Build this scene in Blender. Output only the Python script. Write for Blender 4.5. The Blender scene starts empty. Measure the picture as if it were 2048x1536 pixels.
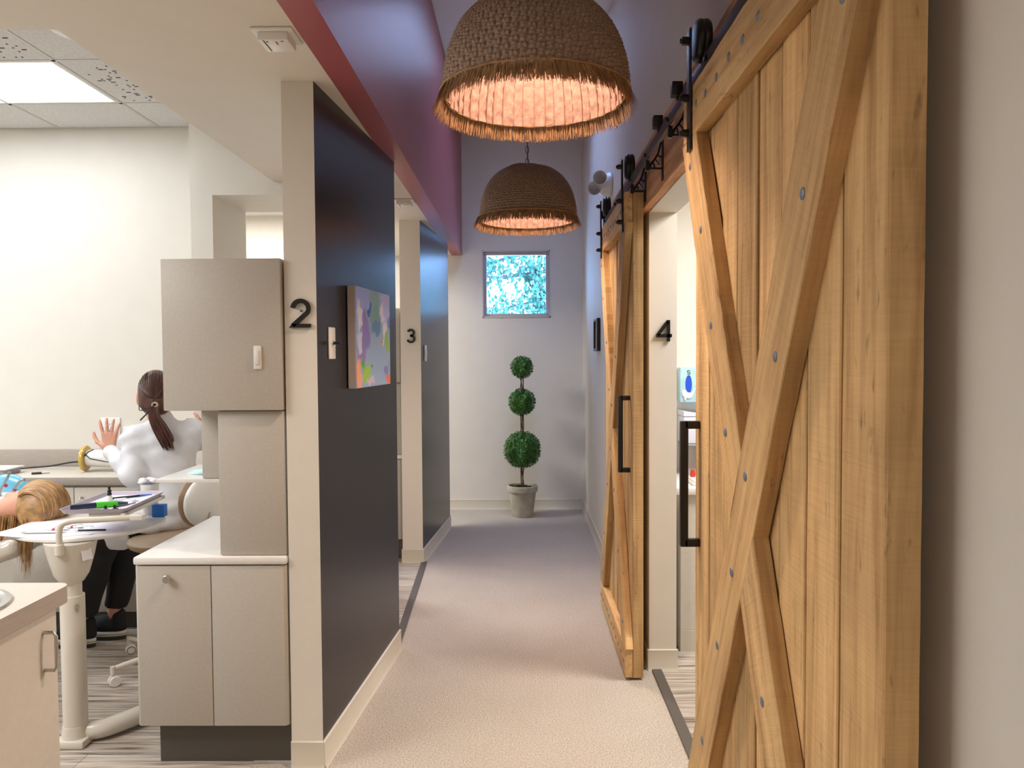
import bpy, bmesh, math, random
import numpy as np
from mathutils import Vector, Matrix, Euler
PI = math.pi
rnd = random.Random(7)
S = bpy.context.scene
COL = S.collection
def R(d): return math.radians(d)

# ------------------------------------------------------------------ camera, sky, lights, exposure
cam = bpy.data.objects.new('camera', bpy.data.cameras.new('camera')); COL.objects.link(cam)
cam.data.sensor_width = 36.0; cam.data.lens = 1540.0 / 2048.0 * 36.0; cam.data.clip_start = 0.02
cam.matrix_world = Matrix.Translation((0, 0, 1.5)) @ Matrix.Rotation(R(0.67), 4, 'Z') @ Matrix.Rotation(R(90 - 2.08), 4, 'X') @ Matrix.Rotation(R(-0.35), 4, 'Z')
S.camera = cam
S.view_settings.view_transform = 'Standard'; S.view_settings.look = 'None'
S.view_settings.gamma = 1.0; S.view_settings.use_curve_mapping = False
S.view_settings.exposure = 0.22
S.cycles.max_bounces = 8; S.cycles.diffuse_bounces = 5; S.cycles.sample_clamp_indirect = 4.0
S.cycles.use_denoising = True
S.cycles.caustics_reflective = False; S.cycles.caustics_refractive = False

wd = bpy.data.worlds.new('sky'); S.world = wd; wd.use_nodes = True
bg = wd.node_tree.nodes['Background']
bg.inputs[0].default_value = (0.32, 0.56, 1.0, 1); bg.inputs[1].default_value = 12.0

def area(name, loc, size, power, color, rot=(0, 0, 0), spread=180):
    d = bpy.data.lights.new(name, 'AREA'); d.shape = 'RECTANGLE'; d.size, d.size_y = size
    d.energy = power; d.color = color; d.spread = R(spread)
    o = bpy.data.objects.new(name, d); o.location = loc; o.rotation_euler = rot; COL.objects.link(o); return o
def point(name, loc, power, color, r=0.04):
    d = bpy.data.lights.new(name, 'POINT'); d.energy = power; d.color = color; d.shadow_soft_size = r
    o = bpy.data.objects.new(name, d); o.location = loc; COL.objects.link(o); return o
WARM = (1.0, 0.72, 0.50)
# hall: unseen fill light added behind the camera, daylight coming down through the skylight
area('hall_fill', (-0.05, -1.1, 2.95), (1.2, 1.2), 13, (1.0, 0.92, 0.80))
area('skylight_daylight', (0.02, 5.75, 4.5), (0.6, 1.2), 22, (0.36, 0.42, 1.0))
area('treatment_fill', (-2.9, 1.5, 2.46), (1.6, 1.2), 66, (1.0, 0.97, 0.95))  # added area light raising the ambient level from the left, no fixture in view
area('treatment_ceiling_fill', (-4.2, 3.2, 2.84), (1.2, 1.0), 40, (0.90, 0.95, 1.0))  # unseen panel light added to brighten the bay more evenly
area('rear_bay_light', (-2.6, 6.2, 2.84), (1.2, 1.0), 95, (1.0, 0.98, 0.95))
area('exam_room_light', (1.7, 3.2, 2.55), (1.0, 0.6), 60, (1.0, 0.95, 0.90))

# ------------------------------------------------------------------ materials
MATS = {}
def nodes(m): return m.node_tree.nodes, m.node_tree.links
def mat(name, col, rough=0.5, metal=0.0, spec=0.5, noise=0.0, nscale=8.0, bump=0.0, bscale=200.0, emit=None, estr=0.0, trans=0.0, coat=0.0, alpha=1.0, sss=0.0, stretch=(1, 1, 1)):
    if name in MATS: return MATS[name]
    m = bpy.data.materials.new(name); m.use_nodes = True; N, L = nodes(m); b = N['Principled BSDF']
    b.inputs['Base Color'].default_value = (*col, 1); b.inputs['Roughness'].default_value = rough
    b.inputs['Metallic'].default_value = metal; b.inputs['Specular IOR Level'].default_value = spec
    b.inputs['Coat Weight'].default_value = coat; b.inputs['Transmission Weight'].default_value = trans
    b.inputs['Alpha'].default_value = alpha
    if sss: b.inputs['Subsurface Weight'].default_value = sss; b.inputs['Subsurface Radius'].default_value = (.02, .008, .005)
    if emit: b.inputs['Emission Color'].default_value = (*emit, 1); b.inputs['Emission Strength'].default_value = estr
    tc = N.new('ShaderNodeTexCoord'); mp = N.new('ShaderNodeMapping'); mp.inputs['Scale'].default_value = stretch
    L.new(tc.outputs['Object'], mp.inputs[0])
    if noise or True:
        n = N.new('ShaderNodeTexNoise'); n.inputs['Scale'].default_value = nscale; n.inputs['Detail'].default_value = 5
        L.new(mp.outputs[0], n.inputs['Vector'])
        r = N.new('ShaderNodeMapRange'); r.inputs[1].default_value = .25; r.inputs[2].default_value = .75
        a = max(noise, 0.02); r.inputs[3].default_value = 1 - a; r.inputs[4].default_value = 1 + a
        L.new(n.outputs[0], r.inputs[0])
        mx = N.new('ShaderNodeVectorMath'); mx.operation = 'SCALE'; mx.inputs[0].default_value = col
        L.new(r.outputs[0], mx.inputs['Scale']); L.new(mx.outputs[0], b.inputs['Base Color'])
    if bump:
        n2 = N.new('ShaderNodeTexNoise'); n2.inputs['Scale'].default_value = bscale; n2.inputs['Detail'].default_value = 3
        L.new(mp.outputs[0], n2.inputs['Vector'])
        bp = N.new('ShaderNodeBump'); bp.inputs['Strength'].default_value = bump; bp.inputs['Distance'].default_value = .004
        L.new(n2.outputs[0], bp.inputs['Height']); L.new(bp.outputs[0], b.inputs['Normal'])
    MATS[name] = m; return m

def ramp(N, stops):
    r = N.new('ShaderNodeValToRGB'); e = r.color_ramp.elements
    while len(e) < len(stops): e.new(0.5)
    for i, (p, c) in enumerate(stops): e[i].position = p; e[i].color = (*c, 1)
    return r

def wood_mat(name, dark, mid, light, mauve=0.0):
    m = bpy.data.materials.new(name); m.use_nodes = True; N, L = nodes(m); b = N['Principled BSDF']
    tc = N.new('ShaderNodeTexCoord'); at = N.new('ShaderNodeAttribute'); at.attribute_name = 'tone'
    sc = N.new('ShaderNodeVectorMath'); sc.operation = 'SCALE'; sc.inputs['Scale'].default_value = 7.3
    L.new(at.outputs['Color'], sc.inputs[0])
    ad = N.new('ShaderNodeVectorMath'); ad.operation = 'ADD'; L.new(tc.outputs['Object'], ad.inputs[0]); L.new(sc.outputs[0], ad.inputs[1])
    def noise(scale, st, det=6, rough=.6):
        mp = N.new('ShaderNodeMapping'); mp.inputs['Scale'].default_value = st; L.new(ad.outputs[0], mp.inputs[0])
        n = N.new('ShaderNodeTexNoise'); n.inputs['Scale'].default_value = scale; n.inputs['Detail'].default_value = det
        n.inputs['Roughness'].default_value = rough; n.inputs['Distortion'].default_value = .4; L.new(mp.outputs[0], n.inputs[0]); return n
    g = noise(34, (1, 1, .05)); saw = noise(60, (.10, .10, 2.2), 3); bl = noise(4, (1, 1, .5), 3); sp = noise(60, (1, 1, .25), 2)
    r1 = ramp(N, [(.28, dark), (.5, mid), (.72, light)]); L.new(g.outputs[0], r1.inputs[0])
    def mul(colsock, fac, lo, hi, a=.3, z=.7):
        mr = N.new('ShaderNodeMapRange'); mr.inputs[1].default_value = a; mr.inputs[2].default_value = z
        mr.inputs[3].default_value = lo; mr.inputs[4].default_value = hi; L.new(fac, mr.inputs[0])
        v = N.new('ShaderNodeVectorMath'); v.operation = 'SCALE'; L.new(colsock, v.inputs[0]); L.new(mr.outputs[0], v.inputs['Scale']); return v.outputs[0]
    c = mul(r1.outputs[0], bl.outputs[0], .78, 1.18); c = mul(c, saw.outputs[0], .95, 1.04)
    c = mul(c, sp.outputs[0], .62, 1.0, .24, .36)
    sx = N.new('ShaderNodeSeparateXYZ'); L.new(at.outputs['Color'], sx.inputs[0])
    c = mul(c, sx.outputs[0], .78, 1.18, 0, 1)
    L.new(c, b.inputs['Base Color']); b.inputs['Roughness'].default_value = .72; b.inputs['Specular IOR Level'].default_value = .25
    ma = N.new('ShaderNodeMath'); ma.operation = 'ADD'; L.new(g.outputs[0], ma.inputs[0]); L.new(saw.outputs[0], ma.inputs[1])
    bp = N.new('ShaderNodeBump'); bp.inputs['Strength'].default_value = .35; bp.inputs['Distance'].default_value = .003
    L.new(ma.outputs[0], bp.inputs['Height']); L.new(bp.outputs[0], b.inputs['Normal'])
    MATS[name] = m; return m

WHITE = mat('wall_paint', (.72, .685, .62), .62, spec=.3, bump=.06, bscale=300)
WHITE2 = mat('soffit_paint_dimmed', (.70, .65, .575), .6, spec=.3, bump=.06, bscale=300)  # off-white turned beige, the soffit's weaker light is put into the colour
MAUVE = mat('mauve_paint', (.36, .095, .11), .38, spec=.5, bump=.05, bscale=300)
CHAR = mat('charcoal_paint', (.013, .012, .014), .25, spec=.25, bump=.12, bscale=260)
BASEB = mat('vinyl_base', (.60, .56, .47), .45)
LAM = mat('warm_grey_laminate', (.49, .455, .405), .45, noise=.05, nscale=90)
LAMLT = mat('pale_laminate', (.62, .57, .50), .45, noise=.03, nscale=60)
TOPW = mat('white_solid_top', (.80, .78, .75), .28, noise=.03, nscale=60)
GREYLAM = mat('brushed_grey_laminate', (.40, .35, .31), .4, noise=.1, nscale=14, stretch=(1, 1, 14))
TOE = mat('toe_kick_charcoal', (.085, .075, .065), .5, noise=.08, nscale=300)
BLACKM = mat('black_iron', (.012, .011, .010), .38, metal=.3, spec=.6, bump=.15, bscale=150)
BRONZE = mat('dark_bronze_bar', (.055, .04, .035), .42, metal=.4)
NAILM = mat('galvanised_nail', (.20, .22, .26), .5, metal=.5)
PLASTW = mat('white_plastic', (.78, .77, .74), .35)
CREAMP = mat('cream_enamel', (.70, .66, .58), .3, coat=.2)
CHROME = mat('brushed_steel', (.55, .54, .53), .28, metal=1.0)
SEAM = mat('dark_seam', (.04, .035, .03), .8)
SKIN = mat('skin', (.66, .33, .23), .5, sss=.1, noise=.06, nscale=30)
CLOTH = mat('white_scrub_cloth', (.70, .715, .76), .8, noise=.02, bump=.5, bscale=28)
BLACKC = mat('black_trouser_cloth', (.006, .006, .008), .8, bump=.2, bscale=80)
BROWNH = mat('dark_brown_hair', (.085, .035, .025), .42, noise=.5, nscale=22, stretch=(3, 3, .4), bump=.3, bscale=60)
BLONDE = mat('dark_blonde_hair', (.42, .24, .10), .45, noise=.55, nscale=26, stretch=(.6, 3, 1), bump=.3, bscale=60)
TAN = mat('tan_vinyl', (.36, .26, .17), .42)
PAPER = mat('white_paper', (.82, .82, .88), .7)
LILAC = mat('lilac_tray_plastic', (.52, .46, .56), .35)
GREENP = mat('bright_green_plastic', (.08, .62, .03), .3)
NAVYP = mat('navy_plastic', (.012, .014, .05), .35)
BLUEP = mat('blue_card', (.01, .16, .55), .5)
MINT = mat('pale_blue_paper', (.55, .78, .80), .7)
AMBER = mat('amber_acrylic', (.62, .42, .08), .2, coat=.3)
STONE = mat('weathered_stone_pot', (.46, .43, .34), .8, noise=.22, nscale=14, bump=.5, bscale=40)
LEAFM = mat('boxwood_leaf', (.045, .17, .02), .35, noise=.6, nscale=60)
MOSS = mat('moss', (.06, .16, .03), .9, noise=.4, nscale=60)
TWIG = mat('brown_twig', (.09, .045, .03), .7)
WOVEN = mat('woven_seagrass', (.40, .285, .215), .8, noise=.3, nscale=90, stretch=(1, 1, 1.6), bump=.25, bscale=160)
FRINGE = mat('raffia_fringe', (.46, .27, .13), .8, noise=.4, nscale=40)
WOODM = wood_mat('rough_sawn_oak', (.36, .20, .08), (.575, .362, .165), (.67, .45, .215))
HDRM = wood_mat('reddish_header_oak', (.36, .16, .075), (.55, .28, .14), (.64, .36, .20))

def vinyl_floor_mat():
    m = bpy.data.materials.new('grey_wood_vinyl'); m.use_nodes = True; N, L = nodes(m); b = N['Principled BSDF']
    tc = N.new('ShaderNodeTexCoord')
    br = N.new('ShaderNodeTexBrick'); br.inputs['Scale'].default_value = 1.0; br.inputs['Brick Width'].default_value = 1.1
    br.inputs['Row Height'].default_value = .15; br.inputs['Mortar Size'].default_value = .0012
    br.inputs['Color1'].default_value = (.85, .85, .85, 1); br.inputs['Color2'].default_value = (1.1, 1.1, 1.1, 1); br.inputs['Mortar'].default_value = (.35, .3, .27, 1)
    L.new(tc.outputs['Object'], br.inputs[0])
    mp = N.new('ShaderNodeMapping'); mp.inputs['Scale'].default_value = (1.2, 26, 1); L.new(tc.outputs['Object'], mp.inputs[0])
    n = N.new('ShaderNodeTexNoise'); n.inputs['Scale'].default_value = 2.2; n.inputs['Detail'].default_value = 7; n.inputs['Distortion'].default_value = 1.0; L.new(mp.outputs[0], n.inputs[0])
    r = ramp(N, [(.3, (.14, .115, .095)), (.46, (.38, .33, .28)), (.7, (.60, .55, .49))]); L.new(n.outputs[0], r.inputs[0])
    mx = N.new('ShaderNodeMix'); mx.data_type = 'RGBA'; mx.blend_type = 'MULTIPLY'; mx.inputs[0].default_value = 1
    L.new(r.outputs[0], mx.inputs[6]); L.new(br.outputs[0], mx.inputs[7]); L.new(mx.outputs[2], b.inputs['Base Color'])
    b.inputs['Roughness'].default_value = .38; return m
VINYL = vinyl_floor_mat()
def carpet_mat():
    m = bpy.data.materials.new('loop_carpet'); m.use_nodes = True; N, L = nodes(m); b = N['Principled BSDF']
    tc = N.new('ShaderNodeTexCoord')
    v = N.new('ShaderNodeTexVoronoi'); v.inputs['Scale'].default_value = 190; L.new(tc.outputs['Object'], v.inputs[0])
    n = N.new('ShaderNodeTexNoise'); n.inputs['Scale'].default_value = 160; n.inputs['Detail'].default_value = 3; L.new(tc.outputs['Object'], n.inputs[0])
    n2 = N.new('ShaderNodeTexNoise'); n2.inputs['Scale'].default_value = 2.2; n2.inputs['Detail'].default_value = 4; L.new(tc.outputs['Object'], n2.inputs[0])
    r = ramp(N, [(.3, (.31, .27, .225)), (.5, (.47, .42, .36)), (.7, (.58, .53, .46))]); L.new(n.outputs[0], r.inputs[0])
    mr = N.new('ShaderNodeMapRange'); mr.inputs[3].default_value = .9; mr.inputs[4].default_value = 1.1; L.new(n2.outputs[0], mr.inputs[0])
    s = N.new('ShaderNodeVectorMath'); s.operation = 'SCALE'; L.new(r.outputs[0], s.inputs[0]); L.new(mr.outputs[0], s.inputs['Scale'])
    L.new(s.outputs[0], b.inputs['Base Color']); b.inputs['Roughness'].default_value = .95; b.inputs['Specular IOR Level'].default_value = .1
    bp = N.new('ShaderNodeBump'); bp.inputs['Strength'].default_value = .8; bp.inputs['Distance'].default_value = .004; bp.invert = True
    L.new(v.outputs[0], bp.inputs['Height']); L.new(bp.outputs[0], b.inputs['Normal']); return m
CARPET = carpet_mat()
def tile_mat():
    return mat('ceiling_tile', (.66, .65, .64), .85, noise=.12, nscale=70, bump=.5, bscale=90)
TILE = tile_mat()

# ------------------------------------------------------------------ geometry helpers
WM = {}
class G:
    def __init__(s): s.v = []; s.f = []; s.m = []; s.tone = []; s.cur = (.5, .5, .5)
    def add(s, vs, fs, mi=0):
        o = len(s.v); s.v += [tuple(p) for p in vs]; s.f += [tuple(i + o for i in f) for f in fs]; s.m += [mi] * len(fs); s.tone += [s.cur] * len(fs); return s
    def quad(s, a, b, c, d, mi=0): return s.add([a, b, c, d], [(0, 1, 2, 3)], mi)
    def box(s, x0, x1, y0, y1, z0, z1, bev=0.0, mi=0, M=None, seg=2):
        x0, x1 = sorted((x0, x1)); y0, y1 = sorted((y0, y1)); z0, z1 = sorted((z0, z1))
        vs = [(x, y, z) for x in (x0, x1) for y in (y0, y1) for z in (z0, z1)]
        fs = [(0, 1, 3, 2), (4, 6, 7, 5), (0, 4, 5, 1), (2, 3, 7, 6), (0, 2, 6, 4), (1, 5, 7, 3)]
        if bev:
            bm = bmesh.new(); V = [bm.verts.new(p) for p in vs]; [bm.faces.new([V[i] for i in f]) for f in fs]
            bmesh.ops.bevel(bm, geom=list(bm.edges), offset=bev, segments=seg, affect='EDGES', profile=.5)
            vs = [tuple(v.co) for v in bm.verts]; bm.verts.index_update(); fs = [tuple(v.index for v in f.verts) for f in bm.faces]; bm.free()
        if M is not None: vs = [tuple(M @ Vector(p)) for p in vs]
        return s.add(vs, fs, mi)
    def prism(s, poly, lo, hi, axis='z', mi=0, M=None, bev=0):
        n = len(poly)
        def P(a, b, h): return {'z': (a, b, h), 'y': (a, h, b), 'x': (h, a, b)}[axis]
        vs = [P(a, b, lo) for a, b in poly] + [P(a, b, hi) for a, b in poly]
        fs = [tuple(range(n))[::-1], tuple(range(n, 2 * n))] + [(i, (i + 1) % n, n + (i + 1) % n, n + i) for i in range(n)]
        bm = bmesh.new(); V = [bm.verts.new(p) for p in vs]; F = [bm.faces.new([V[i] for i in f]) for f in fs]
        bmesh.ops.recalc_face_normals(bm, faces=F)
        if bev:
            ed = [e for e in bm.edges if len(e.link_faces) == 2 and e.calc_face_angle(0) > .6]
            bmesh.ops.bevel(bm, geom=ed, offset=bev, segments=2, affect='EDGES', profile=.5)
        if n > 4: bmesh.ops.triangulate(bm, faces=[f for f in bm.faces if len(f.verts) > 4])
        bm.verts.index_update(); vs = [tuple(v.co) for v in bm.verts]; fs = [tuple(v.index for v in f.verts) for f in bm.faces]; bm.free()
        if M is not None: vs = [tuple(M @ Vector(p)) for p in vs]
        return s.add(vs, fs, mi)
    def lathe(s, prof, c=(0, 0, 0), n=32, mi=0, M=None, cap=True):
        vs = []; fs = []
        for r, z in prof:
            for i in range(n):
                a = 2 * PI * i / n; vs.append((r * math.cos(a), r * math.sin(a), z))
        for j in range(len(prof) - 1):
            for i in range(n): k = (i + 1) % n; fs.append((j * n + i, j * n + k, (j + 1) * n + k, (j + 1) * n + i))
        if cap:
            if prof[0][0] > 1e-5: fs.append(tuple(range(n))[::-1])
            if prof[-1][0] > 1e-5: fs.append(tuple((len(prof) - 1) * n + i for i in range(n)))
        M = (Matrix.Translation(c) @ M) if M is not None else Matrix.Translation(c)
        return s.add([tuple(M @ Vector(p)) for p in vs], fs, mi)
    def cyl(s, a, b, r, r2=None, n=20, mi=0, bev=0):
        a = Vector(a); b = Vector(b); d = b - a; L_ = d.length; r2 = r if r2 is None else r2
        M = d.to_track_quat('Z', 'Y').to_matrix().to_4x4()
        pr = [(r, 0), (r2, L_)] if not bev else [(r - bev, 0), (r, bev), (r2, L_ - bev), (r2 - bev, L_)]
        return s.lathe(pr, tuple(a), n, mi, M)
    def tube(s, pts, r, n=10, mi=0, closed=False):
        P = [Vector(p) for p in pts]; m = len(P); rs = r if isinstance(r, (list, tuple)) else [r] * m
        vs = []; fs = []; up = None
        for i, p in enumerate(P):
            t = (P[(i + 1) % m] - P[i - 1]) if closed else (P[min(i + 1, m - 1)] - P[max(i - 1, 0)])
            t.normalize()
            if up is None: up = Vector((0, 0, 1)) if abs(t.z) < .9 else Vector((1, 0, 0))
            u = (up - t * up.dot(t)); u = u.normalized() if u.length > 1e-6 else t.orthogonal().normalized()
            up = u; w = t.cross(u)
            for k in range(n):
                a = 2 * PI * k / n; vs.append(tuple(p + (u * math.cos(a) + w * math.sin(a)) * rs[i]))
        for i in range(m if closed else m - 1):
            j = (i + 1) % m
            for k in range(n): q = (k + 1) % n; fs.append((i * n + k, i * n + q, j * n + q, j * n + k))
        if not closed: fs += [tuple(range(n))[::-1], tuple((m - 1) * n + k for k in range(n))]
        return s.add(vs, fs, mi)
    def ball(s, c, r, n=20, mi=0, M=None):
        r = r if isinstance(r, (tuple, list)) else (r, r, r); h = n // 2
        pr = [(math.sin(PI * j / h), -math.cos(PI * j / h)) for j in range(h + 1)]
        Q = Matrix.Diagonal((*r, 1)); Q = (M @ Q) if M is not None else Q
        return s.lathe([(max(a, 1e-4), b) for a, b in pr], c, n, mi, Q, cap=False)
    def stroke(s, pts, w, lo, hi, axis='y', mi=0, sign=1, closed=False):
        n = len(pts); A = []; B = []
        for i, (x, y) in enumerate(pts):
            def dr(j, k): v = Vector((pts[k][0] - pts[j][0], pts[k][1] - pts[j][1])); return v.normalized()
            if i == 0: d = dr(0, 1); q = 1
            elif i == n - 1: d = dr(n - 2, n - 1); q = 1
            else:
                d1 = dr(i - 1, i); d2 = dr(i, i + 1); d = (d1 + d2).normalized(); q = 1 / max(.35, d.dot(d1))
            nx, ny = -d.y * w / 2 * q, d.x * w / 2 * q
            A.append((x + nx, y + ny)); B.append((x - nx, y - ny))
        for i in range(n - 1): s.prism([A[i], A[i + 1], B[i + 1], B[i]], lo, hi, axis, mi)
        return s
    def build(s, name, mats, parent=None, frame=None, smooth=True, ang=38, label=None, cat=None, group=None, kind=None, origin=None):
        mats = mats if isinstance(mats, (list, tuple)) else [mats]
        if frame is None:
            if parent is not None: frame = WM[parent.name]
            else:
                a = np.array(s.v)
                o = origin or ((a[:, 0].min() + a[:, 0].max()) / 2, (a[:, 1].min() + a[:, 1].max()) / 2, a[:, 2].min())
                frame = Matrix.Translation(o)
            vs = None
        inv = np.array(frame.inverted()); a = np.array(s.v, float)
        a = a @ inv[:3, :3].T + inv[:3, 3]
        me = bpy.data.meshes.new(name); me.from_pydata(a.tolist(), [], s.f)
        for m in mats: me.materials.append(m)
        me.polygons.foreach_set('material_index', s.m)
        if any(t != (.5, .5, .5) for t in s.tone):
            at = me.color_attributes.new('tone', 'FLOAT_COLOR', 'CORNER')
            buf = []
            for p, t in zip(me.polygons, s.tone): buf += [*t, 1.0] * p.loop_total
            at.data.foreach_set('color', buf)
        me.validate(); me.update()
        if smooth:
            me.polygons.foreach_set('use_smooth', [True] * len(me.polygons)); me.set_sharp_from_angle(angle=R(ang))
        o = bpy.data.objects.new(name, me); COL.objects.link(o)
        if parent is not None: o.parent = parent; o.matrix_basis = WM[parent.name].inverted() @ frame
        else: o.matrix_basis = frame
        WM[o.name] = frame.copy()
        return props(o, label, cat, group, kind)
def props(o, label=None, cat=None, group=None, kind=None):
    if label: o['label'] = label
    if cat: o['category'] = cat
    if group: o['group'] = group
    if kind: o['kind'] = kind
    return o
def thing(name, label, cat, loc, rz=0, group=None):
    o = bpy.data.objects.new(name, None); o.empty_display_size = .05; COL.objects.link(o)
    M = Matrix.Translation(loc) @ Matrix.Rotation(rz, 4, 'Z'); o.matrix_basis = M; WM[o.name] = M
    return props(o, label, cat, group)
def dup(root, M, label=None, group=None):
    def cp(o, par):
        c = o.copy(); COL.objects.link(c)
        if par is not None: c.parent = par
        for ch in [x for x in bpy.data.objects if x.parent == o]: cp(ch, c)
        return c
    r = cp(root, None); r.matrix_basis = M; WM[r.name] = M
    if label: r['label'] = label
    if group: r['group'] = group
    return r
def struct(name, g, m, **k): return g.build(name, m, kind='structure', smooth=k.pop('smooth', False), **k)
def arc(cx, cy, r, a0, a1, n=16, ry=None):
    ry = ry or r
    return [(cx + r * math.cos(R(a0 + (a1 - a0) * i / n)), cy + ry * math.sin(R(a0 + (a1 - a0) * i / n))) for i in range(n + 1)]
def smooth_path(pts, n=8):
    P = [Vector(p) for p in pts]; P = [P[0] * 2 - P[1]] + P + [P[-1] * 2 - P[-2]]; out = []
    for i in range(1, len(P) - 2):
        for k in range(n):
            t = k / n; a, b, c, d = P[i - 1:i + 3]
            out.append(.5 * ((2 * b) + (c - a) * t + (2 * a - 5 * b + 4 * c - d) * t * t + (3 * b - a - 3 * c + d) * t ** 3))
    out.append(P[-2]); return [tuple(p) for p in out]

# --- smooth blended solids (bodies, clothes, hair masses, cushions) polygonised with surface nets
def cap(a, b, ra, rb=None, k=.02): return ('c', np.array(a, float), np.array(b, float), ra, rb if rb is not None else ra, k)
def ell(c, r, M=None, k=.02): return ('e', np.array(c, float), np.array(r, float), np.eye(3) if M is None else np.array(M), 0, k)
def cut(c, r, M=None): return ('-', np.array(c, float), np.array(r, float), np.eye(3) if M is None else np.array(M), 0, 0)
def cutbox(lo, hi): return ('b', np.array(lo, float), np.array(hi, float), 0, 0, 0)
def rot3(ax, ay, az): return np.array(Euler((R(ax), R(ay), R(az))).to_matrix())
def sdf(prims, h=.006, wob=0.0, wfreq=25.0, grow=0.0):
    lo = np.full(3, 1e9); hi = -lo
    for p in prims:
        if p[0] == 'c':
            r = max(p[3], p[4]); lo = np.minimum(lo, np.minimum(p[1], p[2]) - r); hi = np.maximum(hi, np.maximum(p[1], p[2]) + r)
        elif p[0] == 'e': r = p[2].max(); lo = np.minimum(lo, p[1] - r); hi = np.maximum(hi, p[1] + r)
    lo = lo - 4 * h - grow; hi = hi + 4 * h + grow
    n = np.ceil((hi - lo) / h).astype(int) + 1
    ax = [lo[i] + h * np.arange(n[i]) for i in range(3)]
    Fd = np.full(n, .2, np.float32)
    for p in prims:
        k = p[5]; mg = k + 3 * h + grow + .01
        if p[0] == 'c': r = max(p[3], p[4]); a = np.minimum(p[1], p[2]) - r - mg; b = np.maximum(p[1], p[2]) + r + mg
        elif p[0] in 'e-': r = p[2].max(); a = p[1] - r - mg; b = p[1] + r + mg
        else: a = p[1] - mg; b = p[2] + mg
        i0 = np.clip(np.floor((a - lo) / h).astype(int), 0, n - 1); i1 = np.clip(np.ceil((b - lo) / h).astype(int) + 1, 1, n)
        sl = tuple(slice(i0[i], i1[i]) for i in range(3))
        X, Y, Z = np.meshgrid(*[ax[i][sl[i]] for i in range(3)], indexing='ij'); P = np.stack([X, Y, Z], -1)
        if p[0] == 'c':
            ab = p[2] - p[1]; t = np.clip(((P - p[1]) @ ab) / max(1e-9, ab @ ab), 0, 1)
            d = np.linalg.norm(P - (p[1] + t[..., None] * ab), axis=-1) - (p[3] + (p[4] - p[3]) * t) - grow
        elif p[0] == 'b':
            c = (p[1] + p[2]) / 2; e = (p[2] - p[1]) / 2; q = np.abs(P - c) - e; d = q.max(-1)
        else:
            q = (P - p[1]) @ p[3]; rr = p[2] + (grow if p[0] == 'e' else 0)
            k0 = np.linalg.norm(q / rr, axis=-1); k1 = np.linalg.norm(q / rr ** 2, axis=-1) + 1e-9; d = k0 * (k0 - 1) / k1
        a_ = Fd[sl]
        if p[0] in '-b': Fd[sl] = np.maximum(a_, -d)
        elif k > 0:
            hh = np.clip(.5 + .5 * (a_ - d) / k, 0, 1); Fd[sl] = a_ * (1 - hh) + d * hh - k * hh * (1 - hh)
        else: Fd[sl] = np.minimum(a_, d)
    if wob:
        X, Y, Z = np.meshgrid(*ax, indexing='ij'); w = wfreq
        Fd += (wob * (np.sin(X * w + 2.1 * np.sin(Z * w * .6)) * np.sin(Z * w * 1.3 + Y * w * .8) + .5 * np.sin(Y * w * 2.1 + Z * w * 1.7 + X * w * .9))).astype(np.float32)
    # surface nets
    s = Fd < 0; nx, ny, nz = n
    cnt = np.zeros((nx - 1, ny - 1, nz - 1), np.int8); acc = np.zeros((nx - 1, ny - 1, nz - 1, 3), np.float32)
    C = [(i, j, k) for i in (0, 1) for j in (0, 1) for k in (0, 1)]
    def sub(A, c): return A[c[0]:nx - 1 + c[0], c[1]:ny - 1 + c[1], c[2]:nz - 1 + c[2]]
    for c in C:
        for axn in range(3):
            if c[axn]: continue
            d = list(c); d[axn] = 1; A = sub(Fd, c); B = sub(Fd, d); cr = (A < 0) != (B < 0)
            t = np.where(cr, A / np.where(cr, A - B, 1), 0)
            cnt += cr
            for q in range(3): acc[..., q] += cr * (c[q] + (t if q == axn else 0))
    act = cnt > 0; idx = np.full(act.shape, -1, np.int64); I = np.argwhere(act); idx[act] = np.arange(len(I))
    V = lo + h * (I + acc[act] / cnt[act][:, None])
    F = []
    for axn in range(3):
        u, w = [(1, 2), (2, 0), (0, 1)][axn]
        a0 = [slice(None)] * 3; a1 = [slice(None)] * 3; a0[axn] = slice(0, -1); a1[axn] = slice(1, None)
        A = s[tuple(a0)]; B = s[tuple(a1)]; E = np.argwhere(A != B)
        E = E[(E[:, u] > 0) & (E[:, w] > 0) & (E[:, u] < n[u] - 1) & (E[:, w] < n[w] - 1)]
        if not len(E): continue
        du = np.zeros(3, int); du[u] = 1; dw = np.zeros(3, int); dw[w] = 1
        q = [idx[tuple((E - o).T)] for o in (du * 0, du, du + dw, dw)]
        ins = A[tuple(E.T)]
        Q = np.stack(q, 1); Q[~ins] = Q[~ins][:, ::-1]; Q = Q[(Q >= 0).all(1)]
        F.append(Q)
    F = np.concatenate(F)
    return V.tolist(), F.tolist()
def sdf_obj(name, prims, m, parent=None, h=.006, **k):
    g = G(); v, f = sdf(prims, h, k.pop('wob', 0), k.pop('wfreq', 25.), k.pop('grow', 0)); g.v = v; g.f = f; g.m = [0] * len(f); g.tone = [(.5, .5, .5)] * len(f)
    return g.build(name, m, parent, ang=80, **k)

# ------------------------------------------------------------------ THE SETTING
ZC = 2.478; YE = 7.50; XR = .603; ZH = 3.80; ZT = 2.87; YB = 4.60
W2 = [(-.73, 2.755), (-.632, 3.90)]; W3 = [(-.72, 5.55), (-.630, 6.72)]
g = G(); g.box(-1.0, XR + .02, -2.2, YE, -.06, 0.0); struct('floor_hall', g, CARPET, origin=(0, 0, 0))
g = G()
g.box(-5.0, -1.0, -2.2, YE, -.06, 0); 
struct('floor_treatment_area', g, VINYL, origin=(0, 0, 0))
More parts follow.
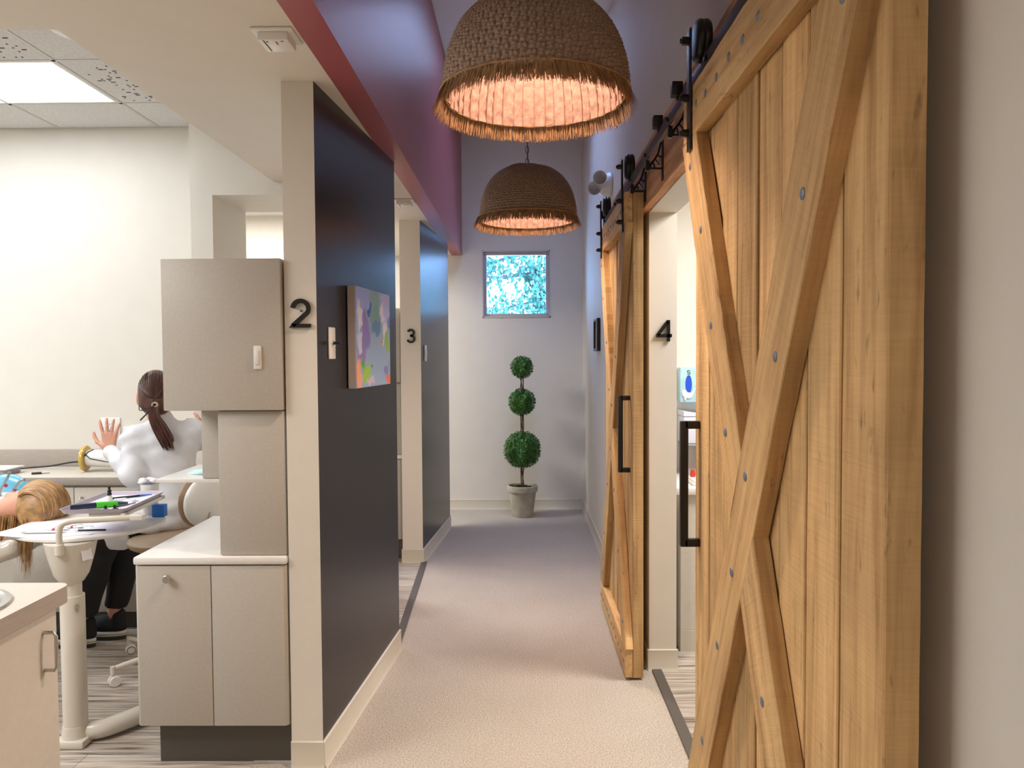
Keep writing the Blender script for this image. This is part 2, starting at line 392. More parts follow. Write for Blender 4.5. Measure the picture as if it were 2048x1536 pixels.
# vinyl laid up to the slanting edge between the wing walls, carpet edge strip along it
g = G(); g.prism([(-1.0, 2.78), (-.74, 2.78), (-.64, 3.9), (-.735, 5.56), (-.74, 6.7), (-.74, YE), (-1.0, YE)], 0, .003, 'z'); struct('floor_vinyl_edge', g, VINYL, origin=(0, 0, 0))
g = G(); g.prism([(-.672, 3.9), (-.632, 3.9), (-.692, 5.56), (-.735, 5.56)], 0, .008, 'z', bev=.002); struct('trim_1', g, TOE)
g = G(); g.box(XR + .02, 4.0, -.5, 4.6, -.06, 0); struct('floor_exam_room', g, VINYL, origin=(0, 0, 0))
g = G(); g.box(XR + .012, XR + .058, 2.3, 3.62, 0, .008, .002); struct('trim_2', g, TOE)

# wing walls with charcoal hall face
def wing(name, P, xe):
    (xa, ya), (xb, yb) = P; th = .128
    poly = [(xa, ya), (xb, yb), (xb - th, yb), (xe, ya)]
    g = G(); g.prism(poly, 0, ZC, 'z')
    # hall face = quad between P0 and P1
    for i, f in enumerate(g.f):
        c = [g.v[k] for k in f]
        if all(min(math.dist(p[:2], (xa, ya)), math.dist(p[:2], (xb, yb))) < 1e-4 for p in c): g.m[i] = 1
    return struct(name, g, [WHITE, CHAR])
wing('wall_wing_near', W2, -.845); wing('wall_wing_far', W3, -.868)
def cove(name, pts, h=.1, t=.008):
    g = G()
    for (a, b) in zip(pts[:-1], pts[1:]):
        a = Vector((*a, 0)); b = Vector((*b, 0)); d = (b - a).normalized(); nn = Vector((d.y, -d.x, 0))
        prof = [(0, 0), (.016, 0), (.014, .004), (t, .014), (t, h - .003), (t * .4, h), (0, h)]
        L_ = (b - a).length; n = len(prof); vs = []
        for e in (-.006, L_ + .006):
            for o, z in prof: vs.append(tuple(a + d * e + nn * o + Vector((0, 0, z))))
        fs = [(i, (i + 1) % n, n + (i + 1) % n, n + i) for i in range(n)] + [tuple(range(n))[::-1], tuple(range(n, 2 * n))]
        g.add(vs, fs)
    return struct(name, g, BASEB, smooth=True)
cove('baseboard_wing_near', [(-.840, 2.755), W2[0], W2[1]])
cove('baseboard_wing_far', [(-.868, 5.55), W3[0], W3[1]])
cove('baseboard_back', [(-2.6, YE), (XR, YE)])
cove('baseboard_right_far', [(XR, YE), (XR, 3.63), (XR + .13, 3.63)])
cove('baseboard_right_near', [(XR, 2.3), (XR, -2.1)])

# end wall with the small window opening
wx0, wx1, wz0, wz1 = -.371, .289, 1.872, 2.523
g = G()
for (a, b, c, d) in [(-5.0, wx0, 0, 4.6), (wx1, XR + .2, 0, 4.6), (wx0, wx1, 0, wz0), (wx0, wx1, wz1, 4.6)]: g.box(a, b, YE, YE + .16, c, d)
struct('wall_back', g, WHITE)
# right wall with room 4 doorway
OY0, OY1, OZ = 2.3, 3.63, 2.165
g = G()
for (a, b, c, d) in [(-2.2, OY0, 0, ZH + .8), (OY1, YE, 0, ZH + .8), (OY0, OY1, OZ, ZH + .8)]: g.box(XR, XR + .13, a, b, c, d)
struct('wall_right', g, WHITE)
g = G(); g.box(-5.0, XR + .13, -2.36, -2.2, 0, 4.6); struct('wall_front', g, WHITE)
# left: lowered soffit, raised ceiling pocket, mauve clerestory wall
XS = -.564
g = G(); g.box(-1.372, XS - .008, -2.2, YE, ZC, ZC + .12); g.box(-5, -1.372, -2.2, 2.31, ZC, ZC + .12)
struct('ceiling_soffit', g, WHITE2)
g = G(); g.box(XS - .10, XS, -2.2, YE, ZC - .0005, 4.6); struct('wall_left_upper', g, MAUVE)
g = G(); g.box(-1.372, -1.34, 2.31, YE, ZC + .12, ZT + .05); g.box(-5, -1.34, 2.27, 2.31, ZC + .12, ZT + .05); struct('wall_pocket_sides', g, WHITE2)
g = G(); g.box(-5.16, -5.0, -2.2, YE, 0, 4.0); struct('wall_left', g, WHITE)
# tall hall ceiling with skylight shaft
g = G()
for (a, b, c, d) in [(XS, XR, -2.2, 5.1), (XS, XR, 6.3, YE), (XS, -.27, 5.1, 6.3), (.31, XR, 5.1, 6.3)]: g.box(a, b, c, d, ZH, ZH + .1)
struct('ceiling_hall', g, WHITE)
g = G()
for (a, b, c, d) in [(-.30, -.27, 5.1, 6.3), (.31, .34, 5.1, 6.3), (-.30, .34, 5.07, 5.1), (-.30, .34, 6.3, 6.33)]: g.box(a, b, c, d, ZH + .1, 4.6)
struct('trim_3', g, WHITE)
g = G(); g.box(-5.2, XR + .2, -2.4, 5.07, 4.6, 4.7); g.box(-5.2, XR + .2, 6.33, YE + .2, 4.6, 4.7); g.box(-5.2, -.30, 5.07, 6.33, 4.6, 4.7); g.box(.34, XR + .2, 5.07, 6.33, 4.6, 4.7)
struct('ceiling_roof', g, WHITE)
# treatment bay back wall, pier and doorway to the rear bay
g = G(); g.box(-5.0, -1.84, YB, YB + .2, 0, 3.2); struct('wall_bay_back', g, WHITE)
g = G(); g.box(-1.835, -1.712, 4.30, 4.82, 0, 3.2); g.box(-1.712, -.86, 4.30, 4.82, 2.405, 3.2 if False else ZC); g.box(-1.712, -1.372, 4.30, 4.82, ZC, 3.2); g.box(-.96, -.86, 4.30, 4.82, 0, 2.405)
struct('wall_bay_pier', g, WHITE)
g = G(); g.box(-5.0, -1.372, 4.8, YE, ZT, ZT + .08); struct('ceiling_rear_bay', g, TILE)

# suspended tile ceiling of the bay
g = G(); tx = [-1.372, -2.14, -2.74, -3.34, -3.94, -4.54, -5.0]; ty = [2.31, 2.965, 3.565, 4.165, 4.60]
dash = random.Random(3)
for i in range(len(tx) - 1):
    for j in range(len(ty) - 1):
        if i in (1, 2) and j == 2: continue
        g.box(tx[i + 1] + .009, tx[i] - (.009 if i else 0), ty[j] + .009, ty[j + 1] - .009, ZT, ZT + .015, .004, mi=0, seg=1)
        if (j == 2 and i == 0) or (j == 1 and i == 1):
            x0, y0 = tx[i + 1] + .06, ty[j] + .07
            for a in range(26):
                for b in range(24):
                    if dash.random() < .22 * (1.5 if (a // 4 + b // 5) % 2 else .5):
                        xx = x0 + a * .028; yy = y0 + b * .021
                        if xx < tx[i] - .05 and yy < ty[j + 1] - .04: g.box(xx, xx + dash.choice((.008, .008, .022)), yy, yy + .009, ZT - .0012, ZT, mi=2)
for x in tx[1:-1]: g.box(x - .009, x + .009, 2.31, YB, ZT - .0015, ZT + .01, mi=1)
for y in ty[1:-1]: g.box(-5, -1.372, y - .009, y + .009, ZT - .0015, ZT + .01, mi=1)
g.box(-5, -1.34, 2.27, 4.8, ZT + .016, ZT + .06, mi=0)
struct('ceiling_tiles', g, [TILE, mat('ceiling_grid_metal', (.58, .56, .54), .4), SEAM])

def panel_light(name, x0, x1, y0, y1, z, strength, label):
    t = thing(name, label, 'ceiling light', ((x0 + x1) / 2, (y0 + y1) / 2, z))
    g = G()
    for (a, b, c, d) in [(x0, x1, y0, y0 + .015), (x0, x1, y1 - .015, y1), (x0, x0 + .015, y0 + .015, y1 - .015), (x1 - .015, x1, y0 + .015, y1 - .015)]: g.box(a, b, c, d, z - .002, z + .012)
    g.build('frame', PLASTW, t, smooth=False)
    g = G(); g.box(x0 + .015, x1 - .015, y0 + .015, y1 - .015, z + .004, z + .012)
    g.build('diffuser', mat('lit_diffuser', (.9, .9, .9), .5, emit=(.90, .95, 1), estr=strength), t, smooth=False)
panel_light('ceiling_light', -3.335, -2.150, 3.576, 4.154, ZT + .002, 9.0, 'large white rectangular fluorescent panel lit in the tiled bay ceiling')
g = G(); g.lathe([(.25, .0), (.25, -.004), (.235, -.009), (.21, -.008), (.195, -.004), (.0001, -.008)][::-1], (-1.70, 3.215, ZT - .0005), 48)
g.build('ceiling_speaker', PLASTW, label='round white speaker disc set in the tiled ceiling beside the soffit', cat='speaker')

# end window
g = G()
for (a, b, c, d) in [(wx0, wx1, wz1 - .012, wz1), (wx0, wx1, wz0, wz0 + .012), (wx0, wx0 + .012, wz0, wz1), (wx1 - .012, wx1, wz0, wz1)]: g.box(a, b, YE - .006, YE + .16, c, d)
VFR = mat('pale_window_frame', (.58, .56, .57), .4)
win = struct('window_1', g, VFR)
g = G(); i0 = .042
for (a, b, c, d) in [(wx0 + .012, wx1 - .012, wz1 - i0, wz1 - .012), (wx0 + .012, wx1 - .012, wz0 + .012, wz0 + i0), (wx0 + .012, wx0 + i0, wz0 + i0, wz1 - i0), (wx1 - i0, wx1 - .012, wz0 + i0, wz1 - i0)]: g.box(a, b, YE + .03, YE + .075, c, d, .003, seg=1)
g.build('window_sash', VFR, win)
gm = bpy.data.materials.new('clear_glass'); gm.use_nodes = True; N, L = nodes(gm)
gl = N.new('ShaderNodeBsdfGlossy'); gl.inputs['Roughness'].default_value = .02; tr = N.new('ShaderNodeBsdfTransparent'); tr.inputs[0].default_value = (.92, .96, 1, 1)
mx = N.new('ShaderNodeMixShader'); fr = N.new('ShaderNodeFresnel'); fr.inputs[0].default_value = 1.3
L.new(fr.outputs[0], mx.inputs[0]); L.new(tr.outputs[0], mx.inputs[1]); L.new(gl.outputs[0], mx.inputs[2]); L.new(mx.outputs[0], N['Material Output'].inputs[0])
g = G(); g.box(wx0 + i0, wx1 - i0, YE + .05, YE + .055, wz0 + i0, wz1 - i0); g.build('window_pane', gm, win, smooth=False)
g = G(); g.cyl((wx1 - .028, YE + .03, wz0 + .025), (wx1 - .028, YE + .024, wz0 + .025), .004); g.build('window_screw', NAILM, win)

# room 4
g = G(); g.box(XR + .13, 4.0, 4.42, 4.6, 0, 2.7); struct('wall_exam_back', g, WHITE)
g = G(); g.box(4.0, 4.1, -.5, 4.6, 0, 2.7); struct('wall_exam_right', g, WHITE)
g = G(); g.box(XR + .13, 4.0, -.6, -.5, 0, 2.7); struct('wall_exam_front', g, WHITE)
g = G(); g.box(XR + .13, 4.1, -.6, 4.6, 2.6, 2.7); struct('ceiling_exam_room', g, WHITE)

# ------------------------------------------------------------------ BARN DOORS
def frame_along(a, b, face=(-1, 0, 0)):
    # local Z along a->b, local X out of the door face
    a = Vector(a); b = Vector(b); z = (b - a).normalized(); x = Vector(face); x = (x - z * x.dot(z)).normalized(); y = z.cross(x)
    M = Matrix((x, y, z)).transposed().to_4x4(); M.translation = a; return M
def board(g, M, w, t, L_, cuts=None, seed=0, jit=.0016, nz=26):
    # rough sawn board: local z 0..L_, local y -w/2..w/2, local x 0..t ; cuts = (zlo(y), zhi(y)) functions
    r = random.Random(seed); g.cur = (r.random(), r.random(), r.random())
    zl, zh = cuts or (lambda y: 0, lambda y: L_)
    cs = [(0, -w / 2), (0, w / 2), (t, w / 2), (t, -w / 2)]; vs = []
    c = .0025
    ring = [(0, -w / 2), (0, w / 2), (t - c, w / 2), (t, w / 2 - c), (t, -w / 2 + c), (t - c, -w / 2)]
    n = len(ring)
    off = [[r.uniform(-jit, jit) for _ in range(n)] for _ in range(nz + 1)]
    for i in range(nz + 1):
        for q, (x, y) in enumerate(ring):
            a, b = zl(y), zh(y); z = a + (b - a) * i / nz; o = off[i]
            vs.append((x + (o[q] * .5 if x > 0 else 0), y + (o[1] if y > 0 else o[0]), z))
    fs = [(i * n + k, i * n + (k + 1) % n, (i + 1) * n + (k + 1) % n, (i + 1) * n + k) for i in range(nz) for k in range(n)]
    fs += [tuple(range(n))[::-1], tuple(nz * n + k for k in range(n))]
    g.add([tuple(M @ Vector(v)) for v in vs], fs); g.cur = (.5, .5, .5)
XF, XP, XB = .473, .507, .557
def barn_door(y0, y1, z0, z1, joints, label, handle_y, hang_y, seed):
    t = thing('barn_door', label, 'door', ((XF + XB) / 2, (y0 + y1) / 2, z0)); r = random.Random(seed)
    # plank panel: vertical boards with dark gaps
    g = G(); ed = [y0] + joints + [y1]
    for i in range(len(ed) - 1):
        a, b = ed[i], ed[i + 1]; gap = (.004, .016, .011, .006, .008, .005, .007, .006, .006)[i] if y0 < 2 else .006
        M = frame_along((XB, (a + b) / 2, z0), (XB, (a + b) / 2, z1)); dx = r.choice((0, 0, .002, .004))
        board(g, M, b - a - gap, XB - XP - dx, z1 - z0, seed=seed * 50 + i, jit=.001)
    g.build('plank_panel', WOODM, t, smooth=False)
    g = G(); g.box(XB - .006, XP + .022, y0 + .004, y1 - .004, z0 + .004, z1 - .004); g.build('backing', SEAM, t, smooth=False)
    th = XP - XF
    rails = []
    for zc, sd in ((z1 - .068, 1), (z0 + .07, 2)):
        g = G(); M = frame_along((XP, y0, zc), (XP, y1, zc)); o = Matrix.Identity(4)
        board(g, M, .136, th, y1 - y0, seed=seed * 70 + sd)
        rl = g.build('rail', WOODM, t, frame=M, smooth=False); rails.append(rl)
        n = 11
        for i in range(n):
            yy = y0 + .05 + (y1 - y0 - .1) * i / (n - 1); nail(rl, yy, zc + r.uniform(-.006, .006))
    zb, zt = z0 + .14, z1 - .136
    ya, yb = y0 + .03, y1 - .03
    w = .150
    A0 = Vector((XP, yb - .035, zb)); A1 = Vector((XP, ya + .035, zt))
    B0 = Vector((XP, ya + .035, zb)); B1 = Vector((XP, yb - .035, zt))
    def zcut(M, P, limz):   # parameter s(y) where the world z equals limz
        yv = M.to_3x3() @ Vector((0, 1, 0)); zv = M.to_3x3() @ Vector((0, 0, 1)); o = M.translation
        return lambda y: (limz - o.z - yv.z * y) / zv.z
    M = frame_along(A0, A1); g = G(); board(g, M, w, th, 1, (zcut(M, A0, zb + .001), zcut(M, A0, zt - .001)), seed=seed * 90 + 1, nz=40)
    br = g.build('brace', WOODM, t, frame=M, smooth=False)
    d = (A1 - A0)
    for f in (.04, .17, .33, .44, .56, .69, .83, .96):
        p = A0 + d * f; nail(br, p.y + r.uniform(-.03, .03), p.z)
    # crossing brace in two halves meeting the long brace
    dA = d.normalized(); nA = Vector((0, dA.z, -dA.y))   # normal in the door plane
    MB_ = frame_along(B0, B1); yv = MB_.to_3x3() @ Vector((0, 1, 0)); zv = MB_.to_3x3() @ Vector((0, 0, 1))
    def acut(sgn):          # s(y) where distance from brace A centreline is sgn*w/2
        def f(y):
            q = B0 + yv * y - A0; return (sgn * (w / 2 + .001) - q.dot(nA)) / zv.dot(nA)
        return f
    s1, s2 = acut(1), acut(-1)
    if s1(0) > s2(0): s1, s2 = s2, s1
    for k, (lo, hi) in enumerate(((zcut(MB_, B0, zb + .001), s1), (s2, zcut(MB_, B0, zt - .001)))):
        g = G(); board(g, MB_, w, th, 1, (lo, hi), seed=seed * 95 + k); b2 = g.build('brace', WOODM, t, frame=MB_, smooth=False)
        dB = B1 - B0
        for f in ((.05, .2, .34) if k == 0 else (.60, .73, .86, .96)):
            p = B0 + dB * f; nail(b2, p.y + r.uniform(-.03, .03), p.z)
    # pull handle
    hy = handle_y; g = G(); xh = .464
    g.box(xh - .011, xh + .011, hy - .011, hy + .011, .952, 1.312, .003)
    for z in (.963, 1.301): g.box(xh, XP + .002, hy - .011, hy + .011, z - .011, z + .011, .003)
    g.build('pull_handle', BLACKM, t)
    for yy in hang_y:
        g = G(); g.box(XF - .008, XF - .002, yy - .02, yy + .02, z1 - .165, 2.392, .002)
        g.box(XF - .008, XB - .01, yy - .02, yy + .02, z1 - .172, z1 - .165)
        hg = g.build('hanger_strap', BLACKM, t)
        g = G()
        g.lathe([(.040, -.021), (.052, -.018), (.057, -.010), (.0565, -.004), (.055, 0), (.0565, .004), (.057, .010), (.052, .018), (.040, .021)], (.502, yy, 2.362), 36, M=Matrix.Rotation(PI / 2, 4, 'Y'))
        g.build('wheel', BLACKM, hg)
        for z, x in ((2.362, XF - .008), (z1 - .03, XF - .008), (z1 - .125, XF - .008)):
            g = G(); g.cyl((x, yy, z), (x - .018, yy, z), .0115, n=6); g.cyl((x - .016, yy, z), (x - .024, yy, z), .007, n=12); g.build('bolt', BLACKM, hg)
    return t
def nail(parent, y, z):
    g = G(); g.lathe([(.0001, .0035), (.006, .003), (.0105, .0012), (.0115, -.001)][::-1], (XF, y, z), 12, M=Matrix.Rotation(-PI / 2, 4, 'Y'), cap=False)
    g.build('nail', NAILM, parent, frame=Matrix.Translation((XF, y, z)))
barn_door(1.07, 2.25, .012, 2.236, [1.222, 1.375, 1.520, 1.665, 1.815, 1.945, 2.09], 'large oak barn door with X bracing nearest the camera, filling the right side', 2.195, (2.155, 1.19), 3)
barn_door(3.505, 4.60, .012, 2.236, [3.65, 3.80, 3.93, 4.07, 4.20, 4.33, 4.46], 'slimmer looking oak barn door farther down the hall, before the end wall', 3.60, (3.565, 4.50), 5)

g = G(); M = frame_along((XR - .001, .85, 2.305), (XR - .001, 4.75, 2.305)); board(g, M, .27, .036, 3.9, seed=77, nz=80)
g.build('header_board', HDRM, frame=M, smooth=False, label='long reddish oak header board on the wall above the numbered 4 doorway', cat='board')
t = thing('sliding_door_track', 'black flat bar barn door track running above both oak doors', 'door track', (.502, 2.85, 2.268))
g = G(); g.box(.498, .506, .9, 4.66, 2.268, 2.308, .0015); g.build('rail_bar', BRONZE, t)
for y in (1.55, 2.08, 2.62, 3.08, 3.50, 4.05, 4.56):
    g = G(); a = .006
    g.box(.5615, .566, y - .016, y + .016, 2.19, 2.345, .001)
    g.stroke([(.563, 2.237), (.508, 2.237)], .007, y - a, y + a)
    g.stroke([(.498, 2.232), (.515, 2.252), (.531, 2.27), (.546, 2.295), (.5585, 2.34)], .008, y - a, y + a)
    for p, q in (((.515, 2.239), (.521, 2.258)), ((.533, 2.239), (.526, 2.264)), ((.553, 2.25), (.534, 2.274)), ((.560, 2.28), (.543, 2.290))): g.stroke([p, q], .0045, y - a, y + a)
    g.box(.498, .512, y - .008, y + .008, 2.228, 2.2675)
    g.cyl((.4975, y, 2.288), (.490, y, 2.288), .008, n=6)
    g.build('bracket', BLACKM, t)
for y in (2.46, 2.80, 4.62, .98):
    g = G(); g.box(.478, .512, y - .018, y + .018, 2.312, 2.356, .003); g.box(.494, .5100, y - .008, y + .008, 2.302, 2.314); g.box(.516, .522, y - .03, y + .03, 2.325, 2.345)
    g.build('end_stop', BLACKM, t)

# ------------------------------------------------------------------ NUMBERS, SWITCHES, PICTURES, SENSORS
def digit(ch, cx, y, z0, h, label):
    g = G(); w = h * .155; lo, hi = y - .012, y - .003
    if ch == '2':
        p = [(-.30 + .0, .66)] ; p = arc(0, .68, .27, 175, -32, 16, .275) + [(-.20, .14), (-.26, .075)]
        pts = p[:-1] + [(-.27, .07)]; g.stroke([(cx + a * h * 1.05, z0 + b * h) for a, b in pts], w, lo, hi)
        g.prism([(cx - .42 * h, z0), (cx + .36 * h, z0), (cx + .36 * h, z0 + .135 * h), (cx - .31 * h, z0 + .135 * h)], lo, hi, 'y')
    elif ch == '3':
        g.stroke([(cx + a * h, z0 + b * h) for a, b in arc(-.01, .715, .215, 160, -80, 14) + [(-.06, .5)]], w, lo, hi)
        g.stroke([(cx + a * h, z0 + b * h) for a, b in [(-.06, .5)] + arc(-.01, .275, .245, 80, -165, 16, .225)], w, lo, hi)
    else:
        g.stroke([(cx + a * h, z0 + b * h) for a, b in ((.20, 0), (.20, 1.0))], w, lo, hi)
        g.stroke([(cx + a * h, z0 + b * h) for a, b in ((.17, .93), (-.30, .30))], w, lo, hi)
        g.stroke([(cx + a * h, z0 + b * h) for a, b in ((-.37, .27), (.36, .27))], w, lo, hi)
    for a, b in ((0, .3), (.05, .6)): g.cyl((cx, y, z0 + b * h), (cx, y - .004, z0 + b * h), .003)
    g.build('room_number', BLACKM, label=label, cat='number sign', ang=30)
digit('2', -.785, 2.755, 1.606, .100, 'black metal numeral 2 on the end of the nearest charcoal wall')
digit('3', -.790, 5.550, 1.600, .100, 'black metal numeral 3 on the end of the far charcoal wall')
digit('4', .672, 3.63, 1.564, .100, 'black metal numeral 4 on the doorway jamb between the barn doors')

def wallframe(P, s, z, out=0.0):
    a = Vector((*P[0], 0)); b = Vector((*P[1], 0)); d = (b - a).normalized(); n = Vector((d.y, -d.x, 0)); o = a + d * s + n * out + Vector((0, 0, z))
    M = Matrix((n, d, Vector((0, 0, 1)))).transposed().to_4x4(); M.translation = o; return M
def switch(P, s, z, label, key):
    M = wallframe(P, s, z); t = thing('light_switch', label, 'switch', (0, 0, 0)); t.matrix_basis = M; WM[t.name] = M
    g = G(); g.box(0, .006, -.036, .036, -.06, .06, .003, M=M); g.build('cover_plate', PLASTW, t)
    g = G()
    if key:
        g.lathe([(.010, 0), (.010, .003), (.007, .005)], (0, 0, 0), 20, M=M @ Matrix.Translation((.006, 0, 0)) @ Matrix.Rotation(PI / 2, 4, 'Y')); g.build('lock_collar', CHROME, t)
        g = G(); g.box(.008, .034, -.0025, .0025, -.006, .006, .001, M=M); g.ball((0, 0, 0), .007, 12, M=M @ Matrix.Translation((.034, 0, 0))); g.build('key_knob', NAVYP, t)
    else: g.box(.006, .012, -.015, .015, -.028, .028, .002, M=M); g.build('rocker', PLASTW, t)
switch(W2, .152, 1.553, 'white switch plate with a small black key knob beside the abstract painting', True)
switch(W3, .150, 1.525, 'plain white switch plate on the far blue tinted charcoal wall', False)

# abstract canvas
M = wallframe(W2, .345, 1.372, .003); cw, chh, cd = .535, .417, .034
def canvas_mat():
    m = bpy.data.materials.new('abstract_paint'); m.use_nodes = True; N, L = nodes(m); b = N['Principled BSDF']; b.inputs['Roughness'].default_value = .45
    tc = N.new('ShaderNodeTexCoord'); nz = N.new('ShaderNodeTexNoise'); nz.inputs['Scale'].default_value = 14; nz.inputs['Detail'].default_value = 5; L.new(tc.outputs['Object'], nz.inputs[0])
    sb = N.new('ShaderNodeVectorMath'); sb.operation = 'SUBTRACT'; sb.inputs[1].default_value = (.5, .5, .5); L.new(nz.outputs['Color'], sb.inputs[0])
    sc = N.new('ShaderNodeVectorMath'); sc.operation = 'SCALE'; sc.inputs['Scale'].default_value = .13; L.new(sb.outputs[0], sc.inputs[0])
    ad = N.new('ShaderNodeVectorMath'); ad.operation = 'ADD'; L.new(tc.outputs['Object'], ad.inputs[0]); L.new(sc.outputs[0], ad.inputs[1])
    cur = None
    blobs = [(.5, .25, .9, .9, (.30, .42, .60)), (.12, .85, .3, .3, (.32, .38, .78)), (.92, .9, .25, .3, (.50, .50, .85)), (.52, .88, .16, .25, (.25, .42, .42)), (.5, .72, .13, .12, (.18, .36, .30)), (.55, .62, .16, .1, (.10, .24, .42)),
             (.25, .55, .12, .26, (.24, .18, .50)), (.12, .35, .14, .14, (.26, .18, .48)), (.10, .72, .075, .18, (.72, .72, .80)), (.09, .45, .06, .12, (.55, .60, .80)), (.36, .80, .06, .05, (.03, .10, .50)), (.74, .76, .08, .13, (.78, .74, .88)), (.84, .58, .05, .14, (.75, .72, .82)),
             (.93, .7, .07, .1, (.10, .26, .62)), (.90, .48, .09, .10, (.26, .50, .08)), (.78, .45, .05, .06, (.62, .66, .36)), (.73, .46, .025, .02, (.65, .08, .04)), (.06, .12, .09, .2, (.85, .36, .22)), (.18, .22, .06, .07, (.10, .38, .04)), (.27, .13, .10, .09, (.34, .58, .05)), (.38, .05, .10, .05, (.62, .50, .62)), (.92, .05, .10, .07, (.85, .16, .06)), (.86, .15, .1, .04, (.22, .20, .50)), (.40, .20, .03, .02, (.10, .20, .18))]
    for (u, v, ru, rv, col) in blobs:
        s = N.new('ShaderNodeVectorMath'); s.operation = 'SUBTRACT'; s.inputs[1].default_value = (0, u * cw, v * chh); L.new(ad.outputs[0], s.inputs[0])
        q = N.new('ShaderNodeVectorMath'); q.operation = 'MULTIPLY'; q.inputs[1].default_value = (0, 1 / (ru * cw), 1 / (rv * chh)); L.new(s.outputs[0], q.inputs[0])
        ln = N.new('ShaderNodeVectorMath'); ln.operation = 'LENGTH'; L.new(q.outputs[0], ln.inputs[0])
        mr = N.new('ShaderNodeMapRange'); mr.inputs[1].default_value = .7; mr.inputs[2].default_value = 1.05; mr.inputs[3].default_value = 1; mr.inputs[4].default_value = 0; L.new(ln.outputs['Value'], mr.inputs[0])
        mx = N.new('ShaderNodeMix'); mx.data_type = 'RGBA'; L.new(mr.outputs[0], mx.inputs[0])
        if cur is None: mx.inputs[6].default_value = (.33, .42, .62, 1)
        else: L.new(cur, mx.inputs[6])
        mx.inputs[7].default_value = (*col, 1); cur = mx.outputs[2]
    L.new(cur, b.inputs['Base Color']); bp = N.new('ShaderNodeBump'); bp.inputs['Strength'].default_value = .4; bp.inputs['Distance'].default_value = .004; L.new(nz.outputs[0], bp.inputs['Height']); L.new(bp.outputs[0], b.inputs['Normal'])
    return m
t = thing('canvas_painting', 'unframed abstract painting in blue, violet and green on the near charcoal wall', 'painting', (0, 0, 0)); t.matrix_basis = M; WM[t.name] = M
g = G(); g.box(0, cd, 0, cw, 0, chh, .002, M=M, seg=1); g.build('stretched_canvas', mat('primed_canvas', (.50, .46, .46), .8), t)
g = G(); g.box(cd, cd + .0015, .002, cw - .002, .002, chh - .002, M=M); g.build('painted_face', canvas_mat(), t, smooth=False)

t = thing('picture_frame', 'small dark framed picture on the right wall near the end', 'picture', (XR, 6.0, 1.53))
g = G(); y0, y1, z0, z1 = 5.84, 6.13, 1.535, 1.785
for (a, b, c, d) in [(y0, y1, z0, z0 + .02), (y0, y1, z1 - .02, z1), (y0, y0 + .02, z0 + .02, z1 - .02), (y1 - .02, y1, z0 + .02, z1 - .02)]: g.box(XR - .026, XR - .002, a, b, c, d, .002, seg=1)
g.build('frame', BLACKM, t)
g = G(); g.box(XR - .012, XR - .003, y0 + .02, y1 - .02, z0 + .02, z1 - .02); g.build('mounted_print', mat('cream_print', (.66, .66, .55), .15, noise=.15, nscale=12), t, smooth=False)

def sensor(cx, cy, label):
    t = thing('occupancy_sensor', label, 'sensor', (cx, cy, ZC))
    g = G(); g.box(cx - .062, cx + .062, cy - .062, cy + .062, ZC - .008, ZC - .0005, .003); g.build('mounting_plate', PLASTW, t)
    g = G(); g.box(cx - .045, cx + .045, cy - .045, cy + .05, ZC - .032, ZC - .008, .003)
    g.build('housing', PLASTW, t)
    g = G(); g.box(cx - .030, cx - .027, cy - .04, cy + .04, ZC - .0330, ZC - .031); g.box(cx + .005, cx + .008, cy - .03, cy - .01, ZC - .0330, ZC - .031); g.box(cx + .022, cx + .030, cy - .034, cy - .031, ZC - .0330, ZC - .031); g.cyl((cx - .02, cy - .03, ZC - .031), (cx - .02, cy - .03, ZC - .033), .003)
    g.build('slot', SEAM, t, smooth=False)
sensor(-.735, 2.365, 'square white ceiling sensor on the soffit just before numeral 2')
sensor(-.725, 4.86, 'small white ceiling sensor on the soffit before numeral 3')

# emergency light on the right wall
t = thing('emergency_light', 'white twin head emergency light high on the right wall', 'emergency light', (XR, 5.15, 2.56))
sdf_obj('housing', [ell((XR - .006, 5.15, 2.625), (.060, .13, .085), k=.01), ell((XR - .05, 5.10, 2.60), (.05, .07, .05), k=.03), cutbox((XR - .001, 4.8, 2.4), (XR + .3, 5.5, 2.9))], PLASTW, t, h=.005)
for (dy, dz) in ((-.03, .0), (.06, -.045)):
    c = Vector((XR - (.092 if dy < 0 else .118), 4.99 + dy, 2.632 + dz)); d = Vector((-.30, -.93, -.15)).normalized(); Mx = d.to_track_quat('Z', 'Y').to_matrix().to_4x4()
    g = G(); g.lathe([(.012, -.05), (.034, -.035), (.044, -.004), (.046, .004), (.041, .004)], tuple(c), 28, M=Mx, cap=False); hd = g.build('lamp_head', PLASTW, t)
    g = G(); g.lathe([(.041, .003), (.034, -.012), (.02, -.026), (.008, -.03), (.006, -.012), (.0001, -.010)], tuple(c), 24, M=Mx, cap=False)
    for k in range(12): a = 2 * PI * k / 12; p = Mx @ Vector((math.cos(a) * .038, math.sin(a) * .038, .002)) + c; q = Mx @ Vector((math.cos(a) * .01, math.sin(a) * .01, -.018)) + c; g.tube([tuple(p), tuple(q)], .0014, 5)
    g.build('reflector', mat('lamp_reflector', (.75, .76, .78), .35, metal=.35), hd)

